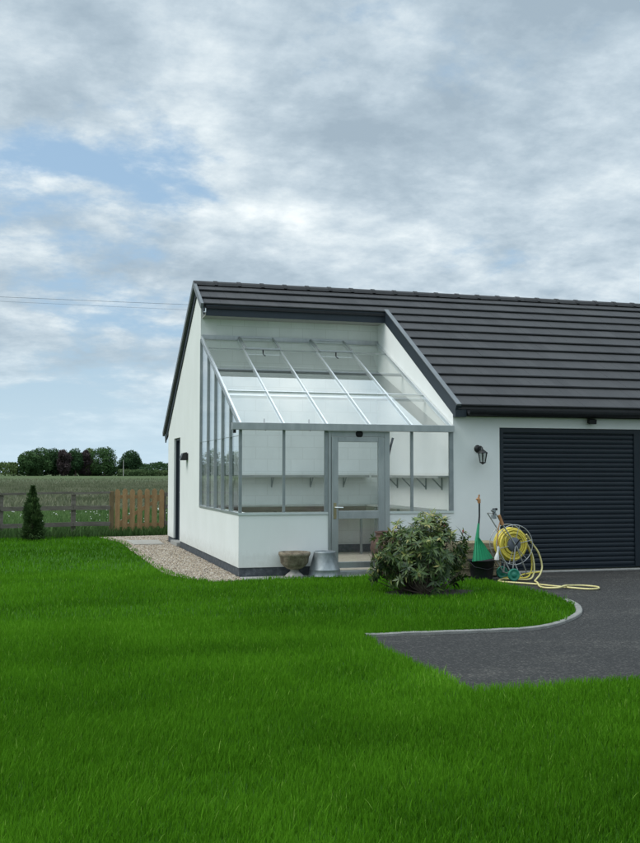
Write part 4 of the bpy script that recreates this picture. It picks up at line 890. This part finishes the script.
# local openings and thick banks at their own places in the sky
def blob(dx, dy, dz, r0, r1):
    d = Vector((dx, dy, dz)).normalized(); n = nd(nt, 'ShaderNodeVectorMath', operation='DISTANCE'); L.new(nrm.outputs[0], n.inputs[0]); n.inputs[1].default_value = d
    mr = nd(nt, 'ShaderNodeMapRange', interpolation_type='SMOOTHSTEP'); mr.inputs[1].default_value = r1; mr.inputs[2].default_value = r0; L.new(n.outputs[1], mr.inputs[0]); return mr.outputs[0]
BLOBS = []
hole = mth('ADD', mth('MULTIPLY', blob(.06, 1, .235, .02, .24), .125), mth('MULTIPLY', blob(.02, 1., .13, .05, .30), .06))
lowsky = nd(nt, 'ShaderNodeMapRange', interpolation_type='SMOOTHSTEP'); lowsky.inputs[1].default_value = .17; lowsky.inputs[2].default_value = .0; lowsky.inputs[3].default_value = 0; lowsky.inputs[4].default_value = .10; L.new(zc, lowsky.inputs[0])
cov = mth('SUBTRACT', mth('SUBTRACT', mth('ADD', mth('MULTIPLY', shape, .75), mth('MULTIPLY', fine_, .28)), hole), lowsky.outputs[0])
cm = nd(nt, 'ShaderNodeMapRange', interpolation_type='SMOOTHSTEP'); cm.inputs[1].default_value = .28; cm.inputs[2].default_value = .42; cm.inputs[3].default_value = 0; cm.inputs[4].default_value = 1; L.new(cov, cm.inputs[0])
tn = mth('ADD', mth('MULTIPLY', tone, .68), mth('MULTIPLY', fine_, .34))
tn = mth('ADD', tn, mth('MULTIPLY', blob(.45, .90, .25, .03, .30), .07)); tn = mth('SUBTRACT', tn, mth('MULTIPLY', blob(.50, .875, .41, .05, .38), .10))
cc = ramp(nt, tn, [(.37, (2.75, 3.50, 4.15)), (.45, (3.4, 4.2, 4.85)), (.52, (4.3, 5.1, 5.7)), (.59, (5.5, 6.2, 6.6)), (.69, (7.5, 7.95, 8.05))])
# clear sky between: Nishita, washed with high haze
hz_ = nd(nt, 'ShaderNodeMix', data_type='RGBA'); hz_.inputs[0].default_value = .62; L.new(sky.outputs[0], hz_.inputs[6]); hz_.inputs[7].default_value = (3.1, 4.7, 6.3, 1)
mc = nd(nt, 'ShaderNodeMix', data_type='RGBA'); L.new(cm.outputs[0], mc.inputs[0]); L.new(hz_.outputs[2], mc.inputs[6]); L.new(cc, mc.inputs[7])
hzr = nd(nt, 'ShaderNodeMapRange', interpolation_type='SMOOTHSTEP'); hzr.inputs[1].default_value = .15; hzr.inputs[2].default_value = .0; hzr.inputs[3].default_value = 0; hzr.inputs[4].default_value = .85; L.new(zc, hzr.inputs[0])
mx = nd(nt, 'ShaderNodeMix', data_type='RGBA'); L.new(hzr.outputs[0], mx.inputs[0]); L.new(mc.outputs[2], mx.inputs[6]); mx.inputs[7].default_value = (4.5, 5.85, 6.75, 1)
# overcast skies are about twice as bright overhead as near the horizon
zr = nd(nt, 'ShaderNodeMapRange', interpolation_type='SMOOTHSTEP'); zr.inputs[1].default_value = .42; zr.inputs[2].default_value = .74; zr.inputs[3].default_value = 1.0; zr.inputs[4].default_value = 2.15; L.new(zc, zr.inputs[0])
sc_ = nd(nt, 'ShaderNodeVectorMath', operation='SCALE'); L.new(mx.outputs[2], sc_.inputs[0]); dp = nd(nt, 'ShaderNodeVectorMath', operation='DOT_PRODUCT'); L.new(nrm.outputs[0], dp.inputs[0]); dp.inputs[1].default_value = (-.45, .60, 0)
dr_ = mth('MAXIMUM', mth('ADD', dp.outputs['Value'], .80), .45); dz = nd(nt, 'ShaderNodeMapRange'); dz.inputs[1].default_value = .3; dz.inputs[2].default_value = 1.4; dz.inputs[3].default_value = 1.12; dz.inputs[4].default_value = 1.05; L.new(dr_, dz.inputs[0])
L.new(mth('MULTIPLY', zr.outputs[0], dz.outputs[0]), sc_.inputs['Scale']); L.new(sc_.outputs[0], bg.inputs[0])

sl = bpy.data.lights.new('sun', 'SUN'); sl.energy = 1.5; sl.angle = math.radians(30); sl.color = (1, .965, .91)
so_ = bpy.data.objects.new('sun', sl); COL.objects.link(so_)
sd_ = Vector((math.sin(SUN_AZ) * math.cos(SUN_EL), math.cos(SUN_AZ) * math.cos(SUN_EL), math.sin(SUN_EL)))
so_.rotation_euler = sd_.to_track_quat('Z', 'Y').to_euler(); so_.location = (-20, -10, 30)

cam = bpy.data.cameras.new('camera'); co = bpy.data.objects.new('camera', cam); COL.objects.link(co)
Fv = Vector((0.27030096, 0.96149028, 0.04973773)); U = Vector((-0.01457992, -0.04756696, 0.99876164)); R_ = Vector((0.96266548, -0.2706914, 0.00116106))
mw = Matrix((( R_.x, U.x, -Fv.x, CX), (R_.y, U.y, -Fv.y, -15.0461), (R_.z, U.z, -Fv.z, 1.55), (0, 0, 0, 1)))
co.matrix_world = mw; cam.sensor_fit = 'HORIZONTAL'; cam.sensor_width = 36; cam.lens = 36 * 1026.3 / 640; cam.clip_end = 6000; cam.clip_start = .05
scene.camera = co
scene.render.engine = 'CYCLES'
scene.cycles.max_bounces = 10; scene.cycles.transparent_max_bounces = 24
vs_ = scene.view_settings; vs_.view_transform = 'Standard'; vs_.look = 'None'; vs_.exposure = .35; vs_.gamma = 1; vs_.use_curve_mapping = False
